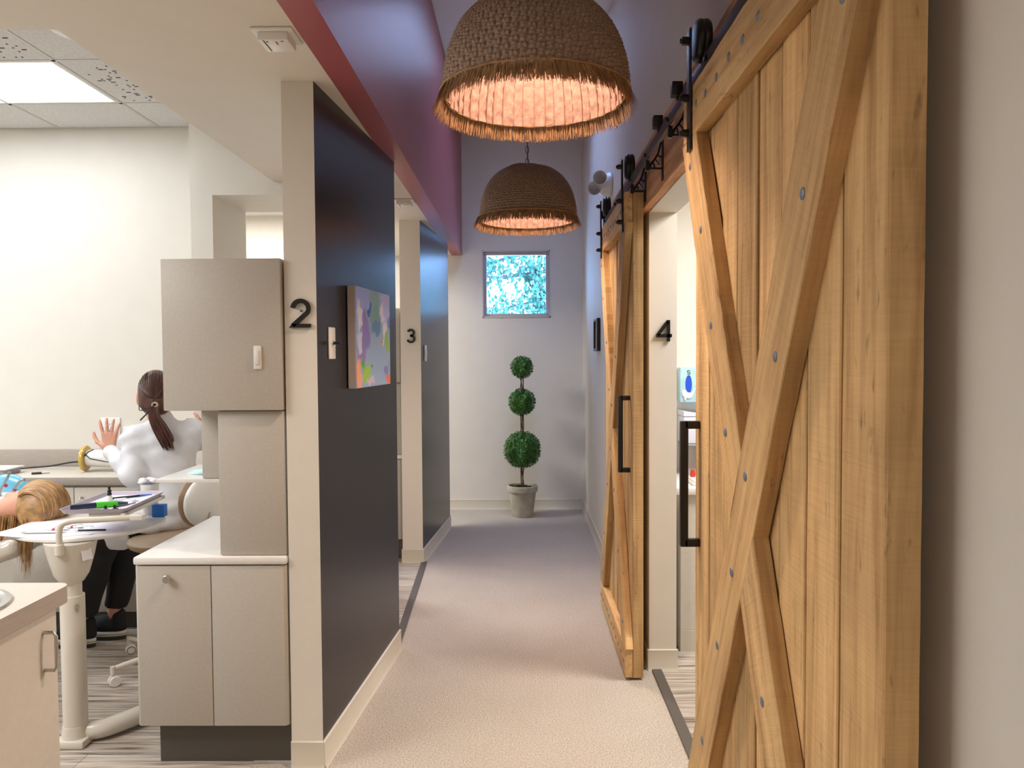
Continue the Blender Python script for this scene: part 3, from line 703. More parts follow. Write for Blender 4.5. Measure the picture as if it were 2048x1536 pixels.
# ------------------------------------------------------------------ WOVEN PENDANT LAMPS
def dome_profile(v):      # v 0 rim .. 1 top -> r, z above rim
    a = v * PI / 2 * .985
    return .272 * math.cos(a) ** .82 if v < 1 else 0, .305 * math.sin(a) ** .95
def woven_lamp(cy, cx, zr, label, cols, rows, coil, seed):
    t = thing('pendant_lamp', label, 'lamp', (cx, cy, zr)); r = random.Random(seed)
    nu = cols * 4; nv = rows * 4; vs = []; g = G()
    ph = [r.uniform(-.25, .25) for _ in range(cols)]
    for j in range(nv + 1):
        v = j / nv; rr, z = dome_profile(v * .985)
        for i in range(nu):
            a = 2 * PI * i / nu; ci = i / 4; rj = j / 4
            if coil: h = .0035 * math.sin(2 * PI * rj) + .0018 * math.sin(2 * PI * (ci + .5 * int(rj)))
            else:
                par = (int(ci / 2) + int(rj / 2)) % 2
                hu = math.sin(PI * ((ci / 2) % 1)); hv = math.sin(PI * ((rj / 2) % 1))
                h = (.0090 * hu * (.55 + .45 * abs(math.sin(PI * rj))) if par else .0090 * hv * (.55 + .45 * abs(math.sin(PI * ci)))) * min(1, 2.0 * (1 - v) + .2)
            h += r.uniform(-.0011, .0011) + .003 * math.sin(3 * a + seed) + .002 * math.sin(7 * a + 5 * v)
            vs.append((cx + (rr + h) * math.cos(a), cy + (rr + h) * math.sin(a), zr + .022 + z + h * .4))
    fs = [(j * nu + i, j * nu + (i + 1) % nu, (j + 1) * nu + (i + 1) % nu, (j + 1) * nu + i) for j in range(nv) for i in range(nu)]
    g.add(vs, fs); sh = g.build('woven_shade', WOVEN, t)
    # inner lining of flat woven straps
    g = G(); nu = 192; nv = 44; vs = []
    for j in range(nv + 1):
        v = j / nv; rr, z = dome_profile(v * .97)
        for i in range(nu):
            a = 2 * PI * i / nu; par = (int(i / 4) + int(j / 2)) % 2
            h = .0045 * par + (.003 if i % 8 == 0 else 0) + r.uniform(0, .0015)
            vs.append((cx + (rr - .012 - h) * math.cos(a), cy + (rr - .012 - h) * math.sin(a), zr + .018 + z * .97))
    g.add(vs, [(j * nu + (i + 1) % nu, j * nu + i, (j + 1) * nu + i, (j + 1) * nu + (i + 1) % nu) for j in range(nv) for i in range(nu)])
    g.build('woven_lining', mat('straw_lining', (.46, .32, .25), .8, noise=.35, nscale=60, bump=.3), t)
    # upright straw ribs over the lining
    g = G()
    for k in range(48):
        a = 2 * PI * k / 48 + r.uniform(-.02, .02); pts = []
        for j in range(9): rr, z = dome_profile(j / 8 * .9); pts.append((cx + (rr - .018) * math.cos(a), cy + (rr - .018) * math.sin(a), zr + .02 + z * .97))
        g.tube(pts, .0020, 5)
    g.build('straw_ribs', mat('straw_rib', (.40, .25, .18), .8), t)
    g = G(); g.tube([(cx + .262 * math.cos(2 * PI * k / 72), cy + .262 * math.sin(2 * PI * k / 72), zr + .022 + .002 * math.sin(k * 1.3)) for k in range(72)], .0042, 8, closed=True)
    g.tube([(cx + .280 * math.cos(2 * PI * k / 72), cy + .280 * math.sin(2 * PI * k / 72), zr + .036 + .001 * math.sin(k * 1.7)) for k in range(72)], .0035, 8, closed=True)
    g.build('rim_cord', FRINGE, t)
    # raffia fringe flaring out round the rim
    g = G(); n = 2600
    for k in range(n):
        a = 2 * PI * k / n + r.uniform(-.004, .004); out = r.uniform(.010, .030); dn = r.uniform(.034, .050); r0 = .268 + r.uniform(-.004, .010); wd_ = r.uniform(.0012, .0026)
        tw = r.uniform(-.035, .035); pts = []
        for q in range(4):
            f = q / 3; rr = r0 + out * f ** 1.15; zz = zr + .040 - (dn + .014) * f ** 1.3; aa = a + tw * f
            w = wd_ * (1 - .6 * f); pts.append(((cx + rr * math.cos(aa - w / rr), cy + rr * math.sin(aa - w / rr), zz), (cx + rr * math.cos(aa + w / rr), cy + rr * math.sin(aa + w / rr), zz + .001)))
        vs = [p for pr in pts for p in pr]; g.add(vs, [(0, 1, 3, 2), (2, 3, 5, 4), (4, 5, 7, 6)])
    g.build('raffia_fringe', FRINGE, t, smooth=False)
    # cap, cord, chain, ceiling rose
    zt = zr + .022 + .305
    g = G(); g.lathe([(.085, -.035), (.07, -.012), (.05, 0), (.012, .006)], (cx, cy, zt), 28); g.build('top_cap', WOVEN, t)
    g = G(); z = zt; k = 0
    while z < ZH - .03:
        Mx = Matrix.Translation((cx, cy, z + .02)) @ Matrix.Rotation(PI / 2 * (k % 2), 4, 'Z')
        pts = [tuple(Mx @ Vector((.009 * math.cos(2 * PI * q / 14), 0, .021 * math.sin(2 * PI * q / 14)))) for q in range(14)]
        g.tube(pts, .0022, 5, closed=True); z += .034; k += 1
    g.tube([(cx + .004, cy, zt), (cx - .004, cy, zt + .5), (cx + .003, cy, ZH - .02)], .0025, 6)
    g.build('chain', mat('aged_chain', (.22, .15, .11), .45, metal=.7), t)
    g = G(); g.lathe([(.001, -.03), (.03, -.03), (.06, -.012), (.062, 0)], (cx, cy, ZH), 28, cap=False); g.build('ceiling_rose', PLASTW, t)
    g = G(); g.cyl((cx, cy, zt - .02), (cx, cy, zt - .075), .018); g.build('bulb_socket', PLASTW, t)
    g = G(); g.ball((cx, cy, zt - .105), (.03, .03, .036), 20); g.build('bulb', mat('lit_bulb', (1, .8, .6), .5, emit=(1, .74, .5), estr=3), t)
    point('pendant_bulb_light', (cx, cy, zt - .155), 5.4, (1, .68, .55), .04)
    area('pendant_downlight', (cx, cy, zt - .160), (.09, .09), 9.5, (1, .78, .60), spread=112)
woven_lamp(2.31, .046, 2.236, 'larger looking woven seagrass dome pendant nearest the camera', 144, 50, False, 1)
woven_lamp(4.36, .042, 2.240, 'coiled rope textured dome pendant farther along, above the small window', 70, 34, True, 2)

# ------------------------------------------------------------------ TOPIARY
tx0, ty0 = .008, 7.17
t = thing('topiary_plant', 'three ball boxwood topiary in a stone pot against the end wall', 'plant', (tx0, ty0, 0))
g = G(); g.lathe([(.095, 0), (.098, .01), (.128, .235), (.142, .238), (.145, .262), (.142, .288), (.134, .294), (.126, .288), (.122, .262), (.0001, .258)], (tx0, ty0, 0), 40)
pot = g.build('pot', STONE, t)
g = G(); r = random.Random(5)
for k in range(420):
    a = r.uniform(0, 2 * PI); d = math.sqrt(r.random()) * .118; x, y = tx0 + d * math.cos(a), ty0 + d * math.sin(a); s = r.uniform(.006, .014)
    g.add([(x - s, y, .262), (x, y - s * .5, .262 + r.uniform(.006, .022)), (x + s, y, .264), (x, y + s * .6, .262 + r.uniform(0, .012))], [(0, 1, 2, 3)])
g.build('moss', MOSS, t, smooth=False)
g = G()
for k in range(4):
    a0 = k * PI / 2; pts = [(tx0 + .013 * math.cos(a0 + z * 7 + .5 * math.sin(z * 11 + k)), ty0 + .013 * math.sin(a0 + z * 7), .25 + z) for z in np.linspace(0, 1.08, 30)]
    g.tube(pts, .0048, 6)
g.build('twisted_stem', TWIG, t)
for bi, (z, R0) in enumerate(((.625, .182), (1.070, .130), (1.395, .106))):
    g = G(); r = random.Random(20 + bi); g.ball((tx0, ty0, z), R0 * .80, 24)
    n = int(30000 * R0 * R0 * 3.4)
    for k in range(n):
        u = r.uniform(-1, 1); a = r.uniform(0, 2 * PI); q = math.sqrt(1 - u * u); d = Vector((q * math.cos(a), q * math.sin(a), u))
        c = Vector((tx0, ty0, z)) + d * R0 * r.uniform(.76, .94); s = r.uniform(.008, .013)
        tdir = (d.orthogonal().normalized() * math.cos(a * 7) + d.cross(d.orthogonal().normalized()) * math.sin(a * 7)); ax_ = (d * r.uniform(.3, 1.1) + tdir).normalized(); sd = ax_.cross(d).normalized() * s * .55
        nn = ax_.cross(sd).normalized() * s * .25
        g.add([tuple(c), tuple(c + ax_ * s + sd + nn), tuple(c + ax_ * s * 2.1), tuple(c + ax_ * s - sd + nn)], [(0, 1, 2), (0, 2, 3)])
    g.build('foliage_ball', LEAFM, t, smooth=False)

# ------------------------------------------------------------------ TREE OUTSIDE THE WINDOW
t = thing('tree', 'leafy tree with thin branches seen through the small end window', 'tree', (1.6, 10.6, -1.5)); r = random.Random(9)
BARK = mat('tree_bark', (.12, .10, .10), .9); TL = mat('tree_leaf', (.06, .20, .12), .5, noise=.3, nscale=5)
g = G(); g.tube(smooth_path([(1.6, 10.6, -1.5), (1.5, 10.7, .8), (1.25, 10.6, 2.4), (.9, 10.8, 4.4), (.6, 10.7, 5.5)]), [.16 - .0035 * i for i in range(33)], 10); g.build('trunk', BARK, t)
g = G(); tips = []
for pts in [[(1.3, 10.6, 2.3), (.5, 10.4, 2.62), (-.4, 10.3, 2.55), (-1.2, 10.2, 2.8)], [(1.35, 10.6, 2.0), (.5, 10.3, 2.28), (.1, 10.2, 2.2), (-.3, 10.1, 2.1)], [(.95, 10.7, 3.4), (.2, 10.5, 2.95), (-.5, 10.4, 2.7), (-.9, 10.4, 2.3)], [(-1.4, 10.4, 2.45), (-.6, 10.3, 2.1), (-.2, 10.3, 1.8)], [(.1, 10.3, 2.75), (.25, 10.2, 2.4), (.6, 10.2, 2.0), (.9, 10.2, 1.7)], [(1.2, 10.6, 1.6), (.5, 10.4, 1.95), (.2, 10.3, 2.3)]]:
    sp = smooth_path(pts); g.tube(sp, [.026 * (1 - i / len(sp)) + .006 for i in range(len(sp))], 6); tips += sp
for k in range(60):
    p = Vector(r.choice(tips)); q = p + Vector((r.uniform(-.3, .3), r.uniform(-.2, .2), r.uniform(-.25, .25))); g.tube([tuple(p), tuple((p + q) / 2 + Vector((0, 0, .03))), tuple(q)], .005, 5); tips.append(tuple(q)); tips.append(tuple((p + q) / 2))
g.build('branches', BARK, t)
g = G()
for k in range(4200):
    p = Vector(r.choice(tips)) + Vector((r.gauss(0, .11), r.gauss(0, .15), r.gauss(0, .09)))
    a = Euler((r.uniform(0, 6), r.uniform(0, 6), r.uniform(0, 6))).to_matrix(); s = r.uniform(.026, .05)
    g.add([tuple(p + a @ Vector(v)) for v in ((-s, 0, 0), (0, -s * .55, .004), (s, 0, 0), (0, s * .55, .004))], [(0, 1, 2), (0, 2, 3)])
g.build('leaves', TL, t, smooth=False)

# ------------------------------------------------------------------ DENTAL CABINETS
def handle_bow(g, M, L_=.096, out=.03, r=.005):
    pts = [(0, 0, -L_ / 2), (out * .8, 0, -L_ / 2), (out, 0, -L_ / 2 + .01), (out, 0, L_ / 2 - .01), (out * .8, 0, L_ / 2), (0, 0, L_ / 2)]
    g.tube([tuple(M @ Vector(p)) for p in pts], r, 10)
def centre_cabinet(M, label_a, label_b, label_c, full=True):
    # built in local coordinates: x 0 at the wall end .. negative to the left, y 0 at the front, z up
    def at(x, y, z): return M @ Vector((x, y, z))
    def bx(g, *a, **k): return g.box(*a, M=M, **k)
    def th(name, label, cat, p):
        t = thing(name, label, cat, (0, 0, 0)); F = M @ Matrix.Translation(p); t.matrix_basis = F; WM[t.name] = F; return t
    t = th('base_cabinet', label_a, 'cabinet', (-.28, .3, 0))
    g = G(); bx(g, -.555, -.002, .02, .71, .157, .752, bev=.003); g.build('body', LAM, t)
    g = G(); g.prism([(-.555, .02), (-.2785, .02), (-.2785, 0), (-.545, 0), (-.555, .010)], .160, .748, 'z', M=M, bev=.002); d1 = g.build('door', LAM, t)
    g = G(); g.prism([(-.2755, .02), (-.003, .02), (-.003, .010), (-.013, 0), (-.2755, 0)], .160, .748, 'z', M=M, bev=.002); g.build('door', LAM, t)
    g = G(); g.cyl(at(-.43, .001, .705), at(-.43, -.012, .705), .006); g.cyl(at(-.43, -.010, .705), at(-.43, -.024, .705), .0145, bev=.002); g.build('knob', CHROME, d1)
    g = G(); bx(g, -.50, -.004, .055, .70, 0, .157); g.build('toe_kick', TOE, t, smooth=False)
    g = G(); bx(g, -.558, .0, -.006, .72, .7525, .782, bev=.008); g.build('countertop', TOPW, t)
    w = th('tower_cabinet', label_b, 'cabinet', (-.13, .3, .782))
    g = G(); bx(g, -.247, -.003, .012, .50, .7825, 1.309, bev=.007); g.build('tower', LAM, w)
    g = G(); bx(g, -.385, -.249, .20, .52, 1.034, 1.309, bev=.006); g.build('side_box', LAM, w)
    g = G(); bx(g, -.565, -.25, .20, .60, 1.018, 1.033, bev=.003); g.build('side_shelf', TOPW, w)
    u = th('wall_cabinet', label_c, 'cabinet', (-.22, .2, 1.31))
    g = G(); bx(g, -.430, -.003, .012, .50, 1.3105, 1.853, bev=.005); g.build('body', LAM, u)
    g = G(); bx(g, -.430, -.003, -.012, .0115, 1.3115, 1.852, bev=.004); dd = g.build('door', LAM, u)
    g = G(); bx(g, -.101, -.073, -.020, -.011, 1.458, 1.542, bev=.004, seg=3); bx(g, -.095, -.080, -.028, -.018, 1.475, 1.525, bev=.004); g.build('latch', PLASTW, dd)
centre_cabinet(Matrix.Translation((-.849, 2.745, 0)), 'two door beige base cabinet with dark toe kick beside the numeral 2 wall', 'narrow beige tower box standing on the base cabinet by numeral 2', 'large beige wall cabinet with a white latch beside numeral 2')
centre_cabinet(Matrix.Translation((-.875, 5.60, 0)), 'beige base cabinet seen in the gap before numeral 3', 'narrow beige tower seen in the gap left of numeral 3', 'upper beige cabinet seen in the gap left of numeral 3')

# near cabinet with sink, lower left
t = thing('sink_cabinet', 'near beige cabinet at the lower left with wood grain edged top', 'cabinet', (-1.7, 1.3, 0))
g = G(); g.box(-2.6, -1.247, .5, 1.995, .1, .852, .003); g.box(-2.55, -1.29, .55, 1.95, 0, .1, mi=1); g.build('body', [LAMLT, TOE], t)
g = G()
g.box(-1.2465, -1.228, 1.47, 1.992, .11, .846, .002); dr = g.build('door', LAMLT, t)
g = G(); handle_bow(g, Matrix.Translation((-1.229, 1.935, .75)), .098, .034, .0048); g.build('handle', CHROME, dr)
g = G(); g.box(-1.2465, -1.228, .95, 1.467, .11, .846, .002); g.build('door', LAMLT, t)
g = G(); cr = .035; sx, sy, sr = -1.42, 1.80, .152
rim = [(sx + sr * math.cos(2 * PI * k / 40), sy + sr * math.sin(2 * PI * k / 40)) for k in range(40)]
out = [(-2.62, .5), (-1.205, .5)] + [(-1.205 - cr + cr * math.cos(R(a)), 2.03 - cr + cr * math.sin(R(a))) for a in range(0, 91, 15)] + [(-2.62, 2.03)]
bm = bmesh.new(); ov = [bm.verts.new((x, y, .90)) for x, y in out]; iv = [bm.verts.new((x, y, .90)) for x, y in rim]
ed = [bm.edges.new((ov[i], ov[(i + 1) % len(ov)])) for i in range(len(ov))] + [bm.edges.new((iv[i], iv[(i + 1) % 40])) for i in range(40)]
bmesh.ops.triangle_fill(bm, edges=ed, use_beauty=True); bm.verts.index_update()
g.add([tuple(v.co) for v in bm.verts], [tuple(v.index for v in f.verts) for f in bm.faces], 0); bm.free()
n = len(out); g.add([(x, y, .9) for x, y in out] + [(x, y, .855) for x, y in out], [(i, (i + 1) % n, n + (i + 1) % n, n + i) for i in range(n)], 1)
g.add([(x, y, .855) for x, y in out], [tuple(range(n))], 1)
wt = g.build('worktop', [LAMLT, GREYLAM], t, ang=50)
g = G(); g.lathe([(.172, .0), (.170, .006), (.158, .008), (.150, .002), (.140, -.02), (.132, -.10), (.11, -.125), (.02, -.13), (.0001, -.13)], (sx, sy, .9005), 44, cap=False); g.build('sink_basin', CHROME, t)

# long counter against the bay back wall
CZ = .852; CY = 4.155
g = G(); g.box(-4.98, -1.842, CY, YB - .014, CZ - .044, CZ, .003); g.m = [0] * len(g.m)
for i, f in enumerate(g.f):
    if all(g.v[k][1] < CY + .004 for k in f): g.m[i] = 1
g.build('worktop', [LAMLT, GREYLAM], label='long pale worktop along the bay back wall behind the people', cat='worktop')
g = G(); g.box(-4.98, -1.842, YB - .013, YB - .001, CZ, CZ + .103, .002); g.build('backsplash', GREYLAM, label='low wood grain backsplash strip standing on the rear worktop', cat='backsplash')
cx = [-1.845, -2.100, -2.455, -2.81, -3.165, -3.52, -3.875, -4.23, -4.585]
LB = ['pale base cabinet under the rear worktop, half hidden behind the seated clinician', 'pale base cabinet under the rear worktop with bow handle beside the patient\'s head', 'pale base cabinet under the rear worktop behind the patient\'s hair']
for i in range(3):
    b, a = cx[i] - .001, cx[i + 1] + .001
    t = thing('base_cabinet', LB[i], 'cabinet', ((a + b) / 2, CY + .2, 0))
    g = G(); g.box(a, b, CY + .035, YB - .002, .10, CZ - .046, .002); g.box(a, b, CY + .07, YB - .002, 0, .10, mi=1); g.build('body', [LAMLT, TOE], t, smooth=False)
    g = G(); g.box(a + .001, b - .001, CY + .015, CY + .034, .104, CZ - .058, .002); d = g.build('door', LAMLT, t)
    g = G(); handle_bow(g, Matrix.Translation((a + .045 if i != 2 else b - .05, CY + .016, .69)) @ Matrix.Rotation(-PI / 2, 4, 'Z'), .1, .03, .0045); g.build('handle', CHROME, d)

# things on the rear worktop
t = thing('xray_cone', 'white cylindrical dental x-ray head with amber disc lying on the rear worktop', 'dental device', (-2.38, 4.40, CZ))
ax0 = Vector((-2.505, 4.38, CZ + .076)); axd = Vector((1, .10, -.015)).normalized(); Mx = axd.to_track_quat('Z', 'Y').to_matrix().to_4x4()
g = G(); g.lathe([(.0001, .0), (.044, .0), (.048, .006), (.052, .14), (.054, .22), (.05, .27), (.03, .285), (.0001, .288)], tuple(ax0 + axd * .012), 36, M=Mx, cap=False); g.build('barrel', PLASTW, t)
g = G(); g.lathe([(.030, -.012), (.071, -.010), (.074, 0), (.071, .008), (.048, .010)], tuple(ax0), 36, M=Mx); g.build('amber_disc', AMBER, t)
g = G()
for s in (-1, 1): g.tube([tuple(ax0 + axd * f + Vector((0, -.051 * math.cos(R(a)), .051 * math.sin(R(a))))) for f, a in ((.02, 20), (.02, 35), (.05, 5), (.12, -12), (.17, -22))] if s < 0 else [tuple(ax0 + axd * f + Vector((0, -.0515 * math.cos(R(a)), .0515 * math.sin(R(a))))) for f, a in ((.02, 20), (.03, 50), (.05, 80))], .003, 6)
g.build('black_trim', BLACKM, t)
g = G(); g.tube(smooth_path([(-2.515, 4.40, CZ + .05), (-2.62, 4.44, CZ + .045), (-2.8, 4.47, CZ + .016), (-3.1, 4.42, CZ + .006), (-3.6, 4.40, CZ + .006)]), .005, 8)
g.build('power_cord', BLACKM, label='black cord running left along the rear worktop', cat='cord')
t = thing('marker_pen', 'small dark pen lying alone on the rear worktop left of the amber disc', 'pen', (-2.71, 4.28, CZ))
g = G(); g.cyl((-2.745, 4.262, CZ + .007), (-2.70, 4.283, CZ + .007), .0065, bev=.001); g.build('barrel', BRONZE, t)
g = G(); g.cyl((-2.70, 4.283, CZ + .007), (-2.665, 4.30, CZ + .007), .0055, .004); g.build('cap', CHROME, t)
t = thing('paper_tray', 'white shallow folder at the left frame edge on the rear worktop', 'tray', (-3.0, 4.38, CZ))
g = G(); g.box(-3.16, -2.85, 4.20, 4.37, CZ + .032, CZ + .040, .003); g.build('lid', PLASTW, t)
g = G(); g.box(-3.14, -2.87, 4.21, 4.36, CZ + .001, CZ + .031, .003); g.build('tray_body', mat('grey_plastic', (.35, .35, .38), .4), t)
for i, (x, z, w, h, lb) in enumerate(((-2.47, 1.085, .115, .12, 'white outlet plate on the bay wall behind the raised hand'), (-2.36, 1.055, .05, .07, 'small white socket cover right of the raised hand'))):
    g = G(); g.box(x - w / 2, x + w / 2, YB - .008 - .02 * i, YB - .001, z - h / 2, z + h / 2, .003)
    for dz in (-.02, .015): g.box(x - .008, x - .005, YB - .0085 - .02 * i, YB - .008 - .02 * i, z + dz, z + dz + .01, mi=1); g.box(x + .005, x + .008, YB - .0085 - .02 * i, YB - .008 - .02 * i, z + dz, z + dz + .01, mi=1)
    g.build('wall_outlet', [PLASTW, SEAM], label=lb, cat='outlet')

# ------------------------------------------------------------------ DELIVERY UNIT (pillar, oval table, swing arm)
t = thing('delivery_unit', 'cream dental delivery pillar with oval white table and curved swing arm', 'dental unit', (-1.745, 2.94, 0))
px_, py_ = -1.748, 2.94
g = G(); g.lathe([(.044, .075), (.044, .58), (.0435, .584)], (px_, py_, 0), 36); g.build('lower_column', CREAMP, t)
g = G(); g.lathe([(.035, .584), (.035, .632), (.045, .64), (.062, .668), (.082, .74), (.093, .795)], (px_, py_, 0), 36); g.build('bowl_column', CREAMP, t)
g = G(); g.cyl((px_ + .036, py_ - .03, .548), (px_ + .039, py_ - .034, .548), .008); g.cyl((px_ + .036, py_ - .03, .532), (px_ + .039, py_ - .034, .532), .006); g.build('lock_screw', CHROME, t)
g = G(); g.box(px_ - .06, px_ + .06, py_ - .06, py_ + .055, 0, .03, .008); g.cyl((px_, py_, .03), (px_, py_, .075), .052, .046)
g.tube(smooth_path([(px_ + .01, py_ + .01, .038), (px_ + .12, py_ + .06, .042), (-1.46, 3.26, .05), (-1.50, 3.45, .05)]), .036, 16); g.build('floor_arm', CREAMP, t)
g = G(); g.box(-.02, .02, -.002, .002, -.025, .025, M=Matrix.Translation((px_ + .081, py_ - .035, .755)) @ Matrix.Rotation(R(65), 4, 'Z') @ Matrix.Rotation(R(-16), 4, 'X')); g.build('rating_label', PAPER, t, smooth=False)
TZ = .797; tcx, tcy = -1.80, 3.175; ov = [(tcx + .285 * math.cos(2 * PI * k / 56), tcy + .280 * math.sin(2 * PI * k / 56)) for k in range(56)]
g = G(); g.prism(ov, TZ, TZ + .014, 'z', bev=.004); g.build('oval_table', TOPW, t)
ZT0 = TZ + .0145
arm = smooth_path([(-1.735, 2.845, .80), (-1.735, 2.845, .845), (-1.725, 2.848, .878), (-1.685, 2.862, .889), (-1.60, 2.885, .889), (-1.475, 2.925, .890)], 8)
g = G(); g.tube(arm, .0115, 16); g.cyl((-1.735, 2.845, .762), (-1.735, 2.845, .805), .0165, bev=.003); g.cyl((-1.735, 2.845, .762), (-1.735, 2.90, .775), .012)
g.build('swing_arm', CREAMP, t)
TM = Matrix.Translation((-1.660, 3.105, .909)) @ Matrix.Rotation(R(4), 4, 'Z')
g = G(); g.box(.108, .124, -.200, .200, -.018, -.004, .003, M=TM); g.box(-.02, .124, -.18, -.16, -.018, -.004, .003, M=TM); g.box(-.02, .124, .16, .18, -.018, -.004, .003, M=TM)
g.box(-1.50, -1.45, 2.905, 2.94, .880, .900, .004); g.build('tray_bracket', CREAMP, t)

def rrect(w, h, r, n=5):
    out = []
    for cx_, cy_, a0 in ((w / 2 - r, h / 2 - r, 0), (-w / 2 + r, h / 2 - r, 90), (-w / 2 + r, -h / 2 + r, 180), (w / 2 - r, -h / 2 + r, 270)):
        for k in range(n + 1): a = R(a0 + 90 * k / n); out.append((cx_ + r * math.cos(a), cy_ + r * math.sin(a)))
    return out
t = thing('instrument_tray', 'lilac plastic instrument tray held above the oval table', 'tray', (0, 0, 0)); t.matrix_basis = TM; WM[t.name] = TM
loops = [(.245, .445, .02, .014), (.252, .402, .022, .0155), (.246, .396, .02, .0145), (.232, .382, .018, .002), (.225, .375, .016, .0005)]
outer = [(.228, .378, .018, -.003), (.240, .390, .02, .008), (.252, .402, .022, .0155)]
g = G(); vs = []; L4 = loops[1:] ; n = 24
def ringset(g, ls, flip=False):
    vs = []
    for (w, h, rr, z) in ls: vs += [tuple(TM @ Vector((x, y, z))) for x, y in rrect(w, h, rr)]
    m = len(rrect(.1, .1, .01)); fs = []
    for j in range(len(ls) - 1):
        for k in range(m): f = (j * m + k, j * m + (k + 1) % m, (j + 1) * m + (k + 1) % m, (j + 1) * m + k); fs.append(f[::-1] if flip else f)
    fs.append(tuple((len(ls) - 1) * m + k for k in range(m)) if flip is False else tuple((len(ls) - 1) * m + k for k in range(m)))
    if not flip: fs.append(tuple(range(m))[::-1]); fs.pop(-2)
    g.add(vs, fs)
ringset(g, outer); ringset(g, loops[1:], True)
g.build('tray_shell', LILAC, t)
def on_tray(x, y, z=0.001): return TM @ Vector((x, y, z))
g = G(); g.box(-.105, .105, -.18, .18, .001, .0018, M=TM); g.build('tray_liner', PAPER, label='white paper liner covering the bottom of the lilac tray', cat='paper', smooth=False)
Z1 = .0022
# dropper bottle
p = on_tray(-.035, .03, Z1); t = thing('dropper_bottle', 'small white bottle with black dropper cap standing on the tray', 'bottle', tuple(p))
g = G(); g.lathe([(.0105, 0), (.0115, .002), (.0115, .018), (.006, .024), (.006, .026)], tuple(p), 20); g.build('bottle_body', PLASTW, t)
g = G(); g.lathe([(.0085, .0262), (.009, .035), (.006, .038), (.0085, .041), (.0085, .046), (.004, .050), (.0055, .056), (.004, .062), (.0001, .064)], tuple(p), 20); g.build('dropper_cap', BLACKM, t)
# green curing pen
t = thing('curing_pen', 'thick bright green and navy dental pen lying along the tray front', 'pen', tuple(on_tray(-.02, -.13, Z1)))
a = on_tray(-.10, -.155, Z1 + .013); b = on_tray(-.02, -.115, Z1 + .013); c = on_tray(.045, -.075, Z1 + .011); d = on_tray(.075, -.055, Z1 + .009)
g = G(); g.cyl(a, b, .0105, .0115, bev=.002); g.build('navy_grip', NAVYP, t)
g = G(); g.cyl(b, c, .0125, .011, bev=.002); g.build('green_body', GREENP, t)
g = G(); g.cyl(c, d, .0085, .004, bev=.001); g.build('dark_tip', mat('smoke_plastic', (.05, .10, .12), .3), t)
# clips, brushes, gauze
for i, (x, y, lb) in enumerate(((.035, -.16, 'tiny black clip on the tray front, nearer the green pen'), (.065, -.15, 'tiny black clip on the tray front, nearer the right rim'))):
    g = G(); p = on_tray(x, y, Z1); g.lathe([(.011, 0), (.006, .008), (.004, .014), (.0055, .019), (.0001, .021)], tuple(p), 12); g.cyl(p + Vector((-.009, -.006, .003)), p + Vector((.012, .006, .003)), .0028); g.build('black_clip', BLACKM, label=lb, cat='clip')
t = thing('applicator_brush', 'navy handled applicator with blue tip lying across the tray back', 'brush', tuple(on_tray(.02, .1, Z1)))
g = G(); g.cyl(on_tray(-.045, .07, Z1 + .005), on_tray(.045, .13, Z1 + .005), .0045); g.build('handle', NAVYP, t)
g = G(); g.cyl(on_tray(.045, .13, Z1 + .005), on_tray(.085, .155, Z1 + .005), .0045, .002); g.build('blue_tip', BLUEP, t)
g = G(); g.cyl(on_tray(.05, -.115, Z1 + .004), on_tray(.095, -.03, Z1 + .004), .003, .0015); g.build('dental_probe', BLACKM, label='slim dark probe on the tray beside the two clips', cat='instrument')
for i, (x, y, rz, lb) in enumerate(((0.0, .055, .3, 'folded white gauze pad on the tray beside the dropper bottle'), (.05, .02, -.2, 'white gauze pad on the tray between the pen and the blue brush'))):
    g = G(); Mg = TM @ Matrix.Translation((x, y, Z1)) @ Matrix.Rotation(rz, 4, 'Z'); g.box(-.028, .028, -.018, .018, 0, .004, .0015, M=Mg); g.box(-.026, .02, -.016, .016, .0042, .007, .0015, M=Mg @ Matrix.Rotation(.15, 4, 'Z')); g.build('gauze_pad', PAPER, label=lb, cat='gauze')

# on the oval table
def sheet(name, poly, z, label, mt=PAPER, curl=.0):
    g = G(); g.prism(poly, z, z + .0008, 'z'); return g.build(name, mt, label=label, cat='paper', smooth=False)
sheet('paper_sheet', [(-2.09, 2.97), (-1.86, 2.905), (-1.60, 3.02), (-1.62, 3.12), (-1.90, 3.30), (-2.05, 3.20)], ZT0, 'large white paper sheet covering the left of the oval table')
sheet('paper_sheet', [(-1.97, 3.02), (-1.69, 2.965), (-1.66, 3.06), (-1.93, 3.16)], ZT0 + .001, 'smaller white sheet under the instruments on the oval table')
ins = [((-1.97, 2.985), (-1.74, 3.00), 'steel mirror handle nearest the front rim of the oval table'), ((-1.96, 3.02), (-1.76, 3.05), 'steel tweezers with magenta band on the oval table papers'), ((-1.89, 3.07), (-1.74, 3.09), 'steel scaler with magenta band behind the tweezers'), ((-1.90, 3.10), (-1.80, 3.12), 'short steel explorer farthest back on the table papers')]
RED = mat('magenta_band', (.55, .02, .12), .4)
for i, (a, b, lb) in enumerate(ins):
    z = ZT0 + .006; t = thing('dental_instrument', lb, 'instrument', ((a[0] + b[0]) / 2, (a[1] + b[1]) / 2, z - .005)); A = Vector((*a, z)); B = Vector((*b, z)); D = B - A
    g = G(); g.tube([tuple(A + D * f) for f in (0, .1, .2, .6, .72)], [.0025, .0058, .0054, .0048, .003], 8); g.tube([tuple(A + D * .72), tuple(A + D * .86 + Vector((0, .012, .002))), tuple(A + D * .92 + Vector((0, -.004, .002))), tuple(B)], .0012, 6); g.build('steel_shaft', CHROME, t)
    if i in (1, 2): g = G(); g.cyl(A + D * .42, A + D * .47, .0062, n=12); g.build('colour_band', RED, t)
